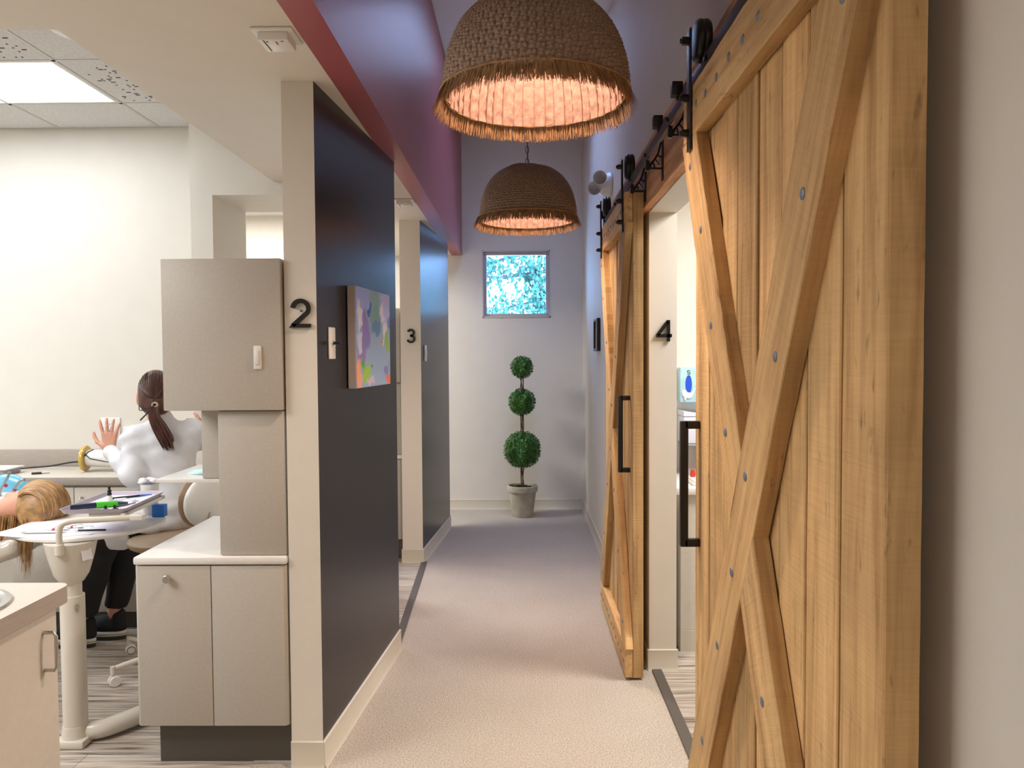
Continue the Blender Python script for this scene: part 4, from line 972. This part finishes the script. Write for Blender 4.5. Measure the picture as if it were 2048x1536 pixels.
g = G(); g.cyl((-1.765, 3.02, ZT0 + .006), (-1.66, 3.03, ZT0 + .006), .0035); g.build('black_probe', BLACKM, label='short black probe on the oval table under the tray edge', cat='instrument')
g = G(); g.box(-1.605, -1.552, 3.30, 3.335, ZT0, ZT0 + .052, .002); g.build('blue_box', BLUEP, label='small bright blue box on the oval table behind the tray', cat='box')
t = thing('paper_cup', 'white ribbed cup stuffed with cotton standing behind the lilac tray', 'cup', (-1.645, 3.37, ZT0))
g = G(); g.lathe([(.028, 0), (.032, .04), (.033, .041), (.035, .09), (.036, .091), (.038, .134), (.041, .136), (.035, .134), (.028, .004), (.0001, .004)], (-1.645, 3.37, ZT0), 32, cap=False); g.build('cup_body', PLASTW, t)
sdf_obj('cotton', [ell((-1.645 + .03 * math.cos(k * 1.9), 3.37 + .022 * math.sin(k * 1.9), ZT0 + .144 + .006 * (k % 2)), (.018, .016, .011), k=.006) for k in range(6)] + [ell((-1.675, 3.37, ZT0 + .139), (.026, .012, .004), k=.004)], PAPER, t, h=.003)

# left instrument holder with two handpieces and blue light shield
t = thing('handpiece_holder', 'white chairside holder with blue cover at the left frame edge', 'instrument holder', (-2.44, 3.62, .70))
sdf_obj('holder_body', [ell((-2.46, 3.62, .83), (.10, .06, .035), k=.03), ell((-2.37, 3.60, .845), (.05, .045, .03), k=.03), cap((-2.5, 3.65, .8), (-2.7, 3.7, .74), .03, .04, k=.03), cap((-2.7, 3.7, .74), (-2.8, 3.72, .70), .04, .03)], PLASTW, t, h=.006)
sdf_obj('blue_cover', [ell((-2.47, 3.69, .875), (.095, .03, .065), rot3(0, 20, 0), k=.02), ell((-2.36, 3.70, .835), (.05, .02, .02), k=.03)], mat('pale_blue_shield', (.16, .50, .72), .25, coat=.4), t, h=.006)
for i, (bx_, tx_, tz_) in enumerate(((-2.47, -2.405, .965), (-2.405, -2.335, .935))):
    t2 = thing('handpiece', ('steel handpiece with magenta ring, left one in the chairside holder', 'steel handpiece with magenta ring, right one in the chairside holder')[i], 'handpiece', (bx_, 3.58, .845))
    g = G(); g.tube(smooth_path([(bx_, 3.58, .85), ((bx_ + tx_) / 2, 3.575, (.85 + tz_) / 2), (tx_ - .008, 3.57, tz_ - .018), (tx_, 3.57, tz_)] if i == 0 else [(bx_, 3.58, .85), (tx_ - .04, 3.575, tz_ - .03), (tx_ - .015, 3.57, tz_ - .004), (tx_, 3.57, tz_)], 5), [.009 - .0003 * k for k in range(16)], 12)
    g.cyl((tx_, 3.57, tz_ - .008), (tx_, 3.57, tz_ + .006), .007); g.build('shaft', CHROME, t2)
    g = G(); f0 = Vector((bx_, 3.58, .85)); f1 = Vector((tx_ - (0 if i == 0 else .04), 3.575, tz_ - .03)); q = f0 + (f1 - f0) * .62; dd = (f1 - f0).normalized(); g.cyl(q, q + dd * .008, .0088); g.build('magenta_ring', RED, t2)

# things on the centre cabinet
g = G(); g.box(-1.175, -1.12, 3.31, 3.36, .7825, .79, .002); g.cyl((-1.19, 3.33, .792), (-1.09, 3.36, .80), .006, .004); g.build('mirror_case', mat('slate_plastic', (.09, .10, .13), .4), label='dark slate instrument on the white cabinet top beside the tower', cat='instrument')
sdf_obj('plastic_pouch', [ell((-1.137, 2.99, .808), (.022, .03, .026), rot3(10, 30, 0), k=.01), ell((-1.125, 3.02, .80), (.03, .02, .02), rot3(0, -25, 40), k=.01), ell((-1.13, 2.985, .792), (.02, .022, .01), k=.01)], MINT, h=.004, wob=.0035, wfreq=120, label='crumpled pale blue pouch on the white cabinet top by the tower', cat='pouch')
sdf_obj('face_mask', [ell((-1.27, 3.10, 1.042), (.085, .06, .012), rot3(0, -6, 0), k=.01), ell((-1.20, 3.12, 1.06), (.045, .05, .022), rot3(0, -20, 10), k=.015), cap((-1.34, 3.07, 1.045), (-1.30, 3.08, 1.043), .004, .006, k=.01)], MINT, h=.004, wob=.0025, wfreq=60, label='pale blue folded mask lying on the small white side shelf', cat='mask')

# ------------------------------------------------------------------ STOOL
sx_, sy_ = -1.665, 3.665
t = thing('operator_stool', 'cream and tan rolling operator stool under the seated clinician', 'stool', (sx_, sy_, 0))
g = G(); sdf_obj('seat_cushion', [ell((sx_, sy_, .628), (.215, .215, .036), k=.02), ell((sx_ - .03, sy_, .622), (.17, .19, .032), k=.03), cutbox((sx_ - .3, sy_ - .3, .50), (sx_ + .3, sy_ + .3, .60))], TAN, t, h=.006)
g = G(); g.lathe([(.16, .58), (.17, .599), (.17, .601)], (sx_, sy_, 0), 32); g.build('seat_pan', PLASTW, t)
g = G(); g.cyl((sx_, sy_, .10), (sx_, sy_, .34), .028); g.cyl((sx_, sy_, .34), (sx_, sy_, .58), .018); g.build('gas_column', CREAMP, t)
bd = Vector((.92, -.39, 0)); bp_ = Vector((sx_, sy_, .825)) + bd * .165; yawb = math.degrees(math.atan2(bd.y, bd.x))
sdf_obj('backrest_shell', [ell(tuple(bp_ + bd * .02), (.032, .115, .115), rot3(0, 0, yawb), k=.03), ell(tuple(bp_ + bd * .01 + Vector((0, 0, -.01))), (.036, .105, .10), rot3(0, 0, yawb), k=.03)], PLASTW, t, h=.006)
sdf_obj('backrest_pad', [ell(tuple(bp_ - bd * .022), (.028, .118, .125), rot3(0, 0, yawb), k=.03)], TAN, t, h=.006)
g = G(); g.tube(smooth_path([tuple(bp_ + bd * .045 + Vector((0, 0, -.05))), tuple(bp_ + bd * .06 + Vector((0, 0, -.16))), tuple(bp_ + Vector((0, 0, -.225))), (sx_ + .08, sy_ - .06, .590)]), .013, 10); g.build('back_bracket', CHROME, t)
g = G(); g.lathe([(.04, .075), (.05, .085), (.045, .11)], (sx_, sy_, 0), 24); g.build('hub', CREAMP, t)
for k in range(5):
    a = R(153 + 72 * k); d = Vector((math.cos(a), math.sin(a), 0)); c = Vector((sx_, sy_, 0)); rr = .37 if k == 0 else .30
    g = G(); g.tube([tuple(c + d * .03 + Vector((0, 0, .095))), tuple(c + d * rr * .6 + Vector((0, 0, .09))), tuple(c + d * (rr - .012) + Vector((0, 0, .082)))], [.018, .014, .011], 10); g.cyl(c + d * rr + Vector((0, 0, .055)), c + d * rr + Vector((0, 0, .09)), .010); lg = g.build('leg', CREAMP, t)
    w = Vector((-d.y, d.x, 0)) if k else Vector((.55, -.83, 0)); q = c + d * rr + Vector((0, 0, .025)) + Vector((.008, 0, 0))
    g = G()
    for s in (-1, 1): g.cyl(q + w * (.006 * s), q + w * (.018 * s), .0245, n=28, bev=.003)
    g.cyl(q - w * .01, q + w * .01, .012); g.build('caster', PLASTW, lg)
    if k == 0: g = G(); g.tube([tuple(q + w * .0185 + Vector((w.y * -.019 * math.cos(2 * PI * i / 24), w.x * .019 * math.cos(2 * PI * i / 24), .019 * math.sin(2 * PI * i / 24)))) for i in range(24)], .0014, 6, closed=True); g.build('caster_ring', SEAM, lg)

# ------------------------------------------------------------------ SEATED CLINICIAN
def hand(wr, palm_dir, side, nrm, curl=.15, s=1.0, spread=12):
    """prims for a hand: wr wrist, palm_dir towards the fingers, side towards the thumb, nrm palm normal"""
    d = Vector(palm_dir).normalized(); sd = Vector(side); sd = (sd - d * sd.dot(d)).normalized(); nr = d.cross(sd); nr = nr if nr.dot(Vector(nrm)) > 0 else -nr
    w = Vector(wr); P = []; k = .007
    kn = [w + d * .085 * s + sd * (.030 - .0195 * i) * s - d * (.004 * (i == 3)) * s for i in range(4)]
    for i in range(4): P.append(cap(w + sd * (.016 - .010 * i) * s, kn[i], .0125 * s, .0098 * s, .012))
    for i, L_ in enumerate((.070, .078, .072, .057)):
        dr = (d + sd * math.tan(R(spread * (1.2 - .8 * i)))).normalized(); p = kn[i]; c = curl * (1 + .3 * i)
        for seg, f in enumerate((.45, .30, .25)):
            dd = (dr * math.cos(c * (seg + .3)) + nr * math.sin(c * (seg + .3))).normalized(); q = p + dd * L_ * f * s
            P.append(cap(p, q, (.0088 - .0007 * seg) * s, (.0082 - .0008 * seg) * s, .004)); p = q
    tb = w + d * .022 * s + sd * .026 * s; t1 = tb + (d * .55 + sd * .8 + nr * .25).normalized() * .042 * s; t2 = t1 + (d * .8 + sd * .5 + nr * .3).normalized() * .030 * s; t3 = t2 + (d * .95 + sd * .3 + nr * .2).normalized() * .024 * s
    P += [cap(w + sd * .012 * s, tb, .014 * s, .0125 * s, .01), cap(tb, t1, .0125 * s, .0105 * s, .008), cap(t1, t2, .0100 * s, .009 * s, .004), cap(t2, t3, .009 * s, .0072 * s, .004)]
    return P
V = Vector
Hc = V((-1.805, 3.79, 1.322)); face = rot3(4, 0, 20)          # head turned a little to the right, looking away
def hp(x, y, z): return tuple(np.array(Hc) + face @ np.array((x, y, z)))
shL, elL, wrL = V((-1.888, 3.745, 1.105)), V((-1.868, 3.67, .935)), V((-2.062, 3.83, 1.030))
shR, elR, wrR = V((-1.660, 3.855, 1.120)), V((-1.580, 3.96, 1.060)), V((-1.70, 4.09, 1.10))
hipL, knL, anL = V((-1.80, 3.72, .735)), V((-2.07, 3.73, .610)), V((-2.285, 3.94, .150))
hipR, knR, anR = V((-1.70, 3.80, .735)), V((-2.00, 3.90, .610)), V((-2.185, 4.055, .150))
def sole(an): return V((an.x, an.y, .035))
tdir = V((-.97, .10, 0)).normalized()
body = [ell(hp(0, 0, .012), (.075, .092, .098), face, .02), ell(hp(0, .035, -.045), (.055, .062, .065), face, .03), ell(hp(0, -.03, -.02), (.065, .07, .08), face, .03),
        cap(hp(0, .088, -.002), hp(0, .108, -.032), .009, .012, .012), ell(hp(0, .075, -.095), (.022, .02, .018), face, .02), ell(hp(.03, .083, .012), (.012, .009, .009), face, .006), ell(hp(-.03, .083, .012), (.012, .009, .009), face, .006),
        ell(hp(0, .092, -.063), (.024, .009, .008), face, .008),
        ell(hp(-.082, -.004, -.018), (.011, .024, .036), face, .006), ell(hp(.078, -.002, -.018), (.009, .022, .034), face, .006),
        cap(hp(0, -.02, -.08), (-1.785, 3.785, 1.165), .048, .055, .03),
        cap(shL, shR, .048, .048, .02), ell((-1.78, 3.80, 1.03), (.125, .09, .14), k=.06), ell((-1.76, 3.79, .88), (.105, .085, .13), k=.06), ell((-1.745, 3.78, .755), (.14, .11, .10), k=.04),
        cap(shL, elL, .046, .038, .03), cap(elL, wrL, .036, .024, .02), cap(shR, elR, .046, .038, .03), cap(elR, wrR, .036, .024, .02),
        cap(hipL, knL, .082, .056, .04), cap(hipR, knR, .082, .056, .04), cap(knL, anL, .052, .030, .03), cap(knR, anR, .052, .030, .03)]
for an in (anL, anR): body += [cap(an, an + V((.02, 0, -.09)), .030, .030, .02), cap(an + V((.01, 0, -.09)), an + tdir * .15 + V((0, 0, -.105)), .030, .024, .02)]
body += hand(wrL + (wrL - elL).normalized() * .018, (-.02, .10, 1.0), (-1, -.2, .1), (.3, .9, .2), .10, 1.0, 13)
body += hand(wrR + (wrR - elR).normalized() * .02, (-.7, .6, .2), (0, .2, 1), (-.5, -.5, 0), .45, .95, 3)
clin = sdf_obj('person', body, SKIN, h=.0055, origin=(-1.76, 3.8, 0), label='seated person in a white jacket and black trousers, back to the camera, one hand raised', cat='person')
EYE = mat('eye_dark', (.05, .03, .02), .2)
# white jacket
SLEEVE_L = wrL + (elL - wrL) * .02
jk = [cap(shL + V((0, 0, -.006)), shR + V((0, 0, -.006)), .070, .070, .05), ell((-1.78, 3.80, 1.02), (.150, .112, .16), k=.06), ell((-1.765, 3.79, .87), (.135, .108, .15), k=.06), ell((-1.75, 3.77, .77), (.155, .125, .12), k=.04),
      cap((-1.79, 3.79, 1.13), (-1.785, 3.785, 1.195), .075, .058, .03),
      cap(shL, elL, .060, .054, .04), cap(elL, SLEEVE_L, .054, .040, .03), cap(shR, elR, .060, .052, .04), cap(elR, wrR, .050, .038, .03),
      cap(hipL + V((0, 0, -.005)), hipL + (knL - hipL) * .66 + V((0, 0, -.01)), .100, .092, .05), cap(hipR + V((0, 0, -.005)), hipR + (knR - hipR) * .60, .100, .088, .05),
      ell(tuple((hipL + hipR) / 2 + V((-.08, 0, -.035))), (.17, .16, .06), k=.04)]
dL = np.array((wrL - elL).normalized()); 
jk += [cut(tuple(np.array(wrL) + dL * .058), (.052, .052, .052)), cut(tuple(np.array((wrR)) + np.array((wrR - elR).normalized()) * .05), (.05, .05, .05)), cut((-1.79, 3.79, 1.272), (.064, .062, .048)), cutbox((-1.88, 3.3, .30), (-1.3, 4.3, .664)), cutbox((-2.6, 3.3, .30), (-1.87, 4.3, .575))]
sdf_obj('white_jacket', jk, CLOTH, clin, h=.006, wob=.0052, wfreq=34)
tr = [cap(hipL, knL, .094, .084, .04), cap(hipR, knR, .094, .084, .04), cap(knL, anL + V((.01, 0, .045)), .086, .064, .03), cap(knR, anR + V((.012, 0, .05)), .086, .058, .03), cut(tuple(anR + V((.0, 0, -.01))), (.075, .075, .055)), cut(tuple(anL + V((.0, 0, -.01))), (.075, .075, .055)), cutbox((-2.4, 3.3, .68), (-1.3, 4.2, 1.0))]
sdf_obj('black_trousers', tr, BLACKC, clin, h=.007, wob=.004, wfreq=22)
for an in (anL, anR):
    h0 = an + V((.035, 0, -.095)); f = tdir; toe = an + f * .20 + V((0, 0, -.115))
    yw = math.degrees(math.atan2(f.y, f.x))
    c0 = an + f * .075
    sh = sdf_obj('shoe', [ell((c0.x, c0.y, .058), (.135, .046, .045), rot3(0, 0, yw), .02), cap(an + V((.02, 0, -.02)) + f * .0, an + V((.02, 0, -.075)), .036, .040, .02), cap(an + f * .05 + V((0, 0, -.06)), toe + V((0, 0, .02)), .038, .030, .03), cut(tuple(an + V((0, 0, .02)) + f * .02), (.055, .034, .042), rot3(0, 0, yw)), cutbox((c0.x - .3, c0.y - .3, -.2), (c0.x + .3, c0.y + .3, .0475))], BLACKC, clin, h=.004)
    def outl(s_, y_=1): return [(c0.x + f.x * (.139 * s_ * math.cos(a)) - f.y * (.049 * y_ * s_ * math.sin(a) * (1 + .12 * math.cos(a))), c0.y + f.y * (.139 * s_ * math.cos(a)) + f.x * (.049 * y_ * s_ * math.sin(a) * (1 + .12 * math.cos(a)))) for a in [2 * PI * k / 40 for k in range(40)]]
    g = G(); g.prism(outl(.97), 0.0008, .022, 'z', bev=.003); g.build('rubber_sole', SEAM, sh)
    g = G(); g.prism(outl(1.0), .0222, .0475, 'z', bev=.002); so = g.build('white_sidewall', PLASTW, sh)
    g = G(); g.prism(outl(1.012), .030, .0325, 'z'); g.build('sidewall_stripe', SEAM, so)
# hair: smooth cap pulled back, ponytail of strands, hair tie and mask strings
hs = [ell(hp(0, -.012, .022), (.083, .098, .100), face, .02), ell(hp(0, -.045, -.03), (.074, .062, .075), face, .03), ell(hp(0, -.085, -.035), (.03, .03, .035), face, .02),
      cut(hp(0, .10, -.035), (.085, .075, .10), face), cut(hp(-.092, .004, -.030), (.034, .040, .052), face), cut(hp(.085, .012, -.035), (.03, .036, .045), face)]
hair = sdf_obj('hair', hs, BROWNH, clin, h=.005)
r = random.Random(11); g = G()
tie = V(hp(.004, -.112, -.038))
for k in range(240):   # combed strands over the skull to the tie
    e = r.uniform(-.35, 1.15); a = r.uniform(-1.25, 1.25) * (1 if e > .35 else .62); pts = []
    for i in range(7):
        f = i / 6; aa = a * (1 - f); ee = e * (1 - f) - .28 * f
        q = V((math.sin(aa) * math.cos(ee) * .087, -math.cos(aa) * math.cos(ee) * (.104 + .006 * f) - .010, math.sin(ee) * .104 + .022)); pts.append(hp(*q))
    g.tube(pts, [.0012, .002, .0022, .0022, .0022, .0022, .0018], 4)
g.build('hair_strands', BROWNH, hair)
g = G()
for k in range(300):
    a = r.uniform(0, 2 * PI); q = math.sqrt(r.random()); ox, oy = q * math.cos(a), q * math.sin(a); ln = r.uniform(.72, 1.05)
    P0 = tie + V((ox * .014, oy * .010, oy * .012)); P1 = tie + V((.004 + ox * .026, -.024 + oy * .014, -.05)); P2 = tie + V((.028 + ox * .030, -.022 + oy * .014, -.12 * ln)); P3 = tie + V((.066 + ox * .026, -.006 + oy * .012, -.215 * ln))
    g.tube(smooth_path([tuple(P0), tuple(P1), tuple(P2), tuple(P3)], 4), [.0016 + .0012 * math.sin(PI * i / 12) for i in range(12)] + [.0004], 4)
g.build('ponytail', BROWNH, hair)
g = G(); g.tube([tuple(tie + V((.0125 * math.cos(2 * PI * i / 20), -.006, .010 * math.sin(2 * PI * i / 20)))) for i in range(20)], .005, 8, closed=True); g.build('hair_tie', mat('beige_hair_tie', (.45, .36, .26), .7), hair)
g = G()
for dz in (0, -.022, -.04): g.tube(smooth_path([hp(-.078, .0, -.015 + dz * .6), hp(-.072, -.06, -.03 + dz), hp(-.03, -.100, -.036 + dz * .5), tuple(tie + V((0, -.008, dz * .2)))]), .0024, 6)
g.tube(smooth_path([tuple(tie + V((0, -.01, 0))), tuple(tie + V((-.03, -.012, -.035))), tuple(tie + V((-.075, 0, -.075)))]), .0035, 6)
g.build('mask_strings', BLACKM, clin)
g = G(); rg = V(wrL) + V((-.012, .02, .105)); g.tube([tuple(rg + V((.009 * math.cos(2 * PI * i / 16), .009 * math.sin(2 * PI * i / 16), 0))) for i in range(16)], .0016, 6, closed=True); g.build('ring', CHROME, clin)

# ------------------------------------------------------------------ PATIENT AND DENTAL CHAIR
Pc = V((-2.125, 3.32, .862))
PR = rot3(0, -38, 0)
def pp(x, y, z): return tuple(np.array(Pc) + PR @ np.array((x, y, z)))
body = [ell(pp(.01, 0, 0), (.095, .074, .090), PR, k=.02), ell(pp(-.055, 0, .028), (.065, .058, .058), PR, k=.03), cap(pp(-.035, 0, .085), pp(-.065, 0, .108), .010, .012, .012), ell(pp(-.115, 0, .06), (.02, .02, .018), PR, k=.02),
        ell(pp(-.082, 0, .088), (.008, .022, .008), PR, k=.006), ell(pp(-.012, -.074, -.002), (.030, .008, .020), PR, k=.006), ell(pp(-.012, .074, -.002), (.030, .008, .020), PR, k=.006),
        cap(tuple(Pc + V((-.08, 0, -.01))), tuple(Pc + V((-.19, 0, -.04))), .050, .055, .03),
        cap((-2.34, 3.17, .80), (-2.34, 3.47, .80), .055, .055, .05), ell((-2.48, 3.32, .785), (.16, .155, .095), k=.06), ell((-2.72, 3.32, .73), (.18, .14, .09), k=.06), ell((-2.92, 3.32, .67), (.13, .165, .095), k=.05),
        cap((-2.36, 3.13, .79), (-2.64, 3.08, .73), .045, .038, .03), cap((-2.64, 3.08, .73), (-2.84, 3.20, .80), .036, .024, .02), cap((-2.36, 3.51, .79), (-2.64, 3.56, .73), .045, .038, .03), cap((-2.64, 3.56, .73), (-2.84, 3.44, .80), .036, .024, .02),
        cap((-2.98, 3.23, .66), (-3.36, 3.22, .72), .085, .058, .04), cap((-2.98, 3.41, .66), (-3.36, 3.42, .72), .085, .058, .04), cap((-3.36, 3.22, .72), (-3.72, 3.22, .56), .055, .034, .03), cap((-3.36, 3.42, .72), (-3.72, 3.42, .56), .055, .034, .03),
        cap((-3.73, 3.22, .56), (-3.80, 3.22, .68), .034, .028, .02), cap((-3.73, 3.42, .56), (-3.80, 3.42, .68), .034, .028, .02)]
body += hand((-2.85, 3.21, .80), (-.7, .7, .0), (-.5, -.5, .4), (0, 0, -1), .2, .95, 4) + hand((-2.85, 3.43, .80), (-.7, -.7, .0), (-.5, .5, .4), (0, 0, -1), .2, .95, 4)
pat = sdf_obj('person', body, SKIN, h=.0065, origin=(-2.6, 3.3, .6), label='reclined person with dark blonde hair lying in the dental chair', cat='person')
sdf_obj('pale_top', [cap((-2.34, 3.17, .79), (-2.34, 3.47, .79), .066, .066, .05), ell((-2.48, 3.32, .785), (.175, .17, .108), k=.06), ell((-2.72, 3.32, .73), (.19, .155, .102), k=.06), ell((-2.92, 3.32, .67), (.135, .175, .103), k=.05), cap((-2.36, 3.13, .79), (-2.64, 3.08, .73), .056, .050, .03), cap((-2.64, 3.08, .73), (-2.80, 3.18, .785), .048, .036, .02), cap((-2.36, 3.51, .79), (-2.64, 3.56, .73), .056, .050, .03), cap((-2.64, 3.56, .73), (-2.80, 3.46, .785), .048, .036, .02), cut((-2.26, 3.32, .83), (.07, .062, .08))], mat('grey_blue_cloth', (.32, .42, .46), .85, noise=.1), pat, h=.009, wob=.003)
sdf_obj('jeans', [ell((-2.95, 3.32, .665), (.13, .178, .100), k=.05), cap((-2.98, 3.23, .66), (-3.36, 3.22, .72), .096, .070, .04), cap((-2.98, 3.41, .66), (-3.36, 3.42, .72), .096, .070, .04), cap((-3.36, 3.22, .72), (-3.68, 3.22, .578), .070, .050, .03), cap((-3.36, 3.42, .72), (-3.68, 3.42, .578), .070, .050, .03)], mat('denim', (.06, .09, .16), .9), pat, h=.009, wob=.003)
for y in (3.22, 3.42): sdf_obj('shoe', [cap((-3.745, y, .555), (-3.82, y, .70), .044, .038, .03), cap((-3.73, y, .60), (-3.72, y, .57), .045, .045, .02)], BLACKC, pat, h=.007)
ph = sdf_obj('hair', [ell(pp(.028, 0, -.004), (.100, .086, .098), PR, k=.02), ell(tuple(Pc + V((.035, -.02, -.03))), (.085, .085, .09), k=.03), cut(pp(-.095, .02, .085), (.118, .12, .095), PR @ rot3(0, 20, 0)), cut(pp(-.15, 0, -.02), (.085, .11, .12), PR)], BLONDE, pat, h=.005)
r = random.Random(31); g = G()
for k in range(520):   # locks combed back over the crown and falling down to the headrest
    a = r.uniform(-1.15, 1.15); st = r.uniform(.1, 1.0); pts = []; y0 = math.sin(a)
    lf = r.uniform(.8, 1.12); side = -1 if y0 < .25 else 1
    for i in range(9):
        f = i / 8; th = R(140 - 225 * (st * .25 + f * .75) * lf)        # angle over the crown from brow to nape
        wv = .004 * math.sin(f * 6 + k)
        rr = (.103 + .003 * math.sin(k * 1.7) + .006 * f) * math.sqrt(max(.12, 1 - (y0 * .80) ** 2))
        p = Pc + V((.026 + math.cos(th) * rr, y0 * .086 * (1 + .12 * f) + wv - .012 * f, math.sin(th) * rr * .99 - .002)); pts.append(tuple(p))
    g.tube(smooth_path(pts, 2), [.0016 + .0030 * math.sin(PI * min(1, .12 + i / 17)) for i in range(17)], 4)
g.build('hair_locks', BLONDE, ph)
g = G()
for k in range(110):   # loose ends hanging below the headrest
    c = r.choice((-.085, -.05, .005, .02, .03)); x = c + r.gauss(0, .008); ln = r.uniform(.05, .15) if c < .0 else r.uniform(.10, .215); q = Pc + V((x, -.080 + r.gauss(0, .012), -.06))
    g.tube(smooth_path([tuple(q + V((0, .01, .03))), tuple(q + V((.006, -.016, -.04))), tuple(q + V((.004 * math.sin(k), -.018, -.5 * ln - .03))), tuple(q + V((-.012 + .01 * math.sin(k), -.010, -ln - .03)))], 3), [.0022, .0024, .0024, .0022, .002, .0018, .0014, .001, .0006, .0003], 4)
g.build('hanging_ends', BLONDE, ph)
t = thing('dental_chair', 'beige reclined dental chair with plastic covered headrest', 'dental chair', (-2.9, 3.32, 0))
CH = mat('taupe_upholstery', (.27, .22, .18), .5); PC = mat('clear_plastic_cover', (.62, .57, .50), .22, coat=.4, bump=.35, bscale=18)
sdf_obj('headrest', [ell((-2.12, 3.32, .742), (.13, .12, .034), rot3(0, -4, 0), k=.03), ell((-2.22, 3.32, .735), (.11, .12, .03), k=.03)], CH, t, h=.007)
sdf_obj('backrest', [ell((-2.55, 3.32, .665), (.38, .25, .055), rot3(0, -10, 0), k=.03), ell((-2.40, 3.32, .675), (.22, .24, .05), rot3(0, -8, 0), k=.05)], CH, t, h=.009)
sdf_obj('rear_shell', [ell((-2.52, 3.32, .615), (.42, .24, .06), rot3(0, -14, 0), k=.04), cap((-2.16, 3.20, .70), (-2.6, 3.12, .54), .030, .04, k=.05), cap((-2.16, 3.44, .70), (-2.6, 3.5, .54), .030, .04, k=.05), ell((-2.30, 3.3, .66), (.16, .16, .04), rot3(0, -14, 0), k=.05)], PC, t, h=.009, wob=.003, wfreq=30)
sdf_obj('seat', [ell((-3.02, 3.32, .555), (.34, .27, .06), k=.05), ell((-3.5, 3.32, .56), (.36, .22, .05), rot3(0, 8, 0), k=.05), ell((-3.78, 3.32, .50), (.16, .18, .045), k=.05)], CH, t, h=.01)
g = G(); g.box(-3.15, -2.65, 3.14, 3.50, .18, .50, .03); g.box(-3.35, -2.5, 3.08, 3.56, 0, .06, .02); g.box(-3.05, -2.78, 3.18, 3.46, .06, .18, .01); g.build('base', CREAMP, t)
for y in (3.0, 3.64):
    g = G(); g.tube(smooth_path([(-2.85, y + (.14 if y < 3.3 else -.14), .52), (-2.85, y, .56), (-2.82, y, .72), (-2.7, y, .76), (-2.5, y, .77)]), .02, 10); g.build('armrest', CREAMP, t)

# ------------------------------------------------------------------ ROOM 4 CONTENTS
t = thing('base_cabinet', 'pale base cabinet glimpsed in room 4 past the near barn door', 'cabinet', (1.3, 4.1, 0))
g = G(); g.box(.80, 2.2, 3.86, 4.41, .108, .80, .003); g.box(.80, 2.2, 3.856, 4.41, 0, .108, mi=1); g.build('body', [LAMLT, BASEB], t, smooth=False)
g = G(); g.box(.775, 2.22, 3.835, 4.415, .8005, .835, .003); g.build('countertop', TOPW, t)
t = thing('glove_dispenser', 'pale blue glove box mounted on the room 4 wall', 'glove box', (1.0, 4.40, 1.24)); gx = .90
g = G(); g.box(gx - .005, gx + .235, 4.335, 4.415, 1.235, 1.43, .003); g.build('carton', mat('glove_carton', (.42, .66, .74), .4, noise=.12, nscale=18), t)
g = G(); g.prism([(gx + .042 + .018 * math.cos(2 * PI * k / 28), 1.335 + .052 * math.sin(2 * PI * k / 28)) for k in range(28)], 4.333, 4.3345, 'y'); g.build('opening', mat('blue_opening', (.02, .09, .62), .4), t, smooth=False)
sdf_obj('white_glove', [ell((gx + .018, 4.331, 1.285), (.016, .004, .022), k=.008), ell((gx + .043, 4.331, 1.272), (.022, .004, .018), k=.008), cap((gx + .020, 4.331, 1.27), (gx + .022, 4.331, 1.25), .006, .006, .004), cap((gx + .06, 4.331, 1.28), (gx + .075, 4.331, 1.31), .006, .005, .006)], PAPER, t, h=.003)
g = G()
g.stroke([(gx + .042 + a * .016, 1.402 + b * .010) for a, b in [(p[0], p[1]) for p in arc(0, .55, .5, 20, 250, 10)] + arc(0, -.5, .5, 80, -160, 10)], .0035, 4.3338, 4.335); g.build('printed_letter', SEAM, t, smooth=False)
t = thing('paper_towel_dispenser', 'white dispenser with a curved top slot in room 4', 'dispenser', (1.0, 4.35, .99))
g = G(); g.box(.895, 1.2, 4.24, 4.41, 1.01, 1.16, .008, mi=0); g.prism([(.895, 1.162), (1.2, 1.162)] + [(1.2, 1.19)] + [(1.2 - .305 * k / 10, 1.19 - .020 * math.sin(PI * k / 10)) for k in range(1, 10)] + [(.895, 1.19)], 4.24, 4.41, 'y'); g.build('housing', mat('bluish_white_plastic', (.68, .72, .82), .35), t)
g = G(); g.box(.895, 1.2, 4.236, 4.40, .998, 1.009, .002); g.build('base_strip', mat('grey_plastic', (.35, .35, .38), .4), t)
g = G(); g.box(.91, 1.19, 4.25, 4.40, .836, .997, .002); g.build('stand', CHROME, t)
for i, (x, c, lb) in enumerate(((.918, (.6, .05, .03), 'small red capped item on the room 4 worktop'), (.965, (.55, .53, .50), 'small steel cup on the room 4 worktop behind the door handle'))):
    g = G(); g.lathe([(.012, 0), (.014, .03), (.010, .05), (.0001, .055)] if i == 0 else [(.02, 0), (.024, .06), (.022, .058), (.018, .004), (.0001, .004)], (x, 4.12, .836), 20, cap=False); g.build(('capped_vial', 'steel_cup')[i], mat('item_%d' % i, c, .35, metal=.8 * i), label=lb, cat=('vial', 'cup')[i])
g = G(); g.box(.87, 1.1, 3.90, 4.06, .8355, .85, .004); g.box(.88, 1.09, 3.905, 4.055, .8505, .856, .002); g.build('instrument_cassette', PLASTW, label='flat white cassette on the front of the room 4 worktop', cat='cassette')
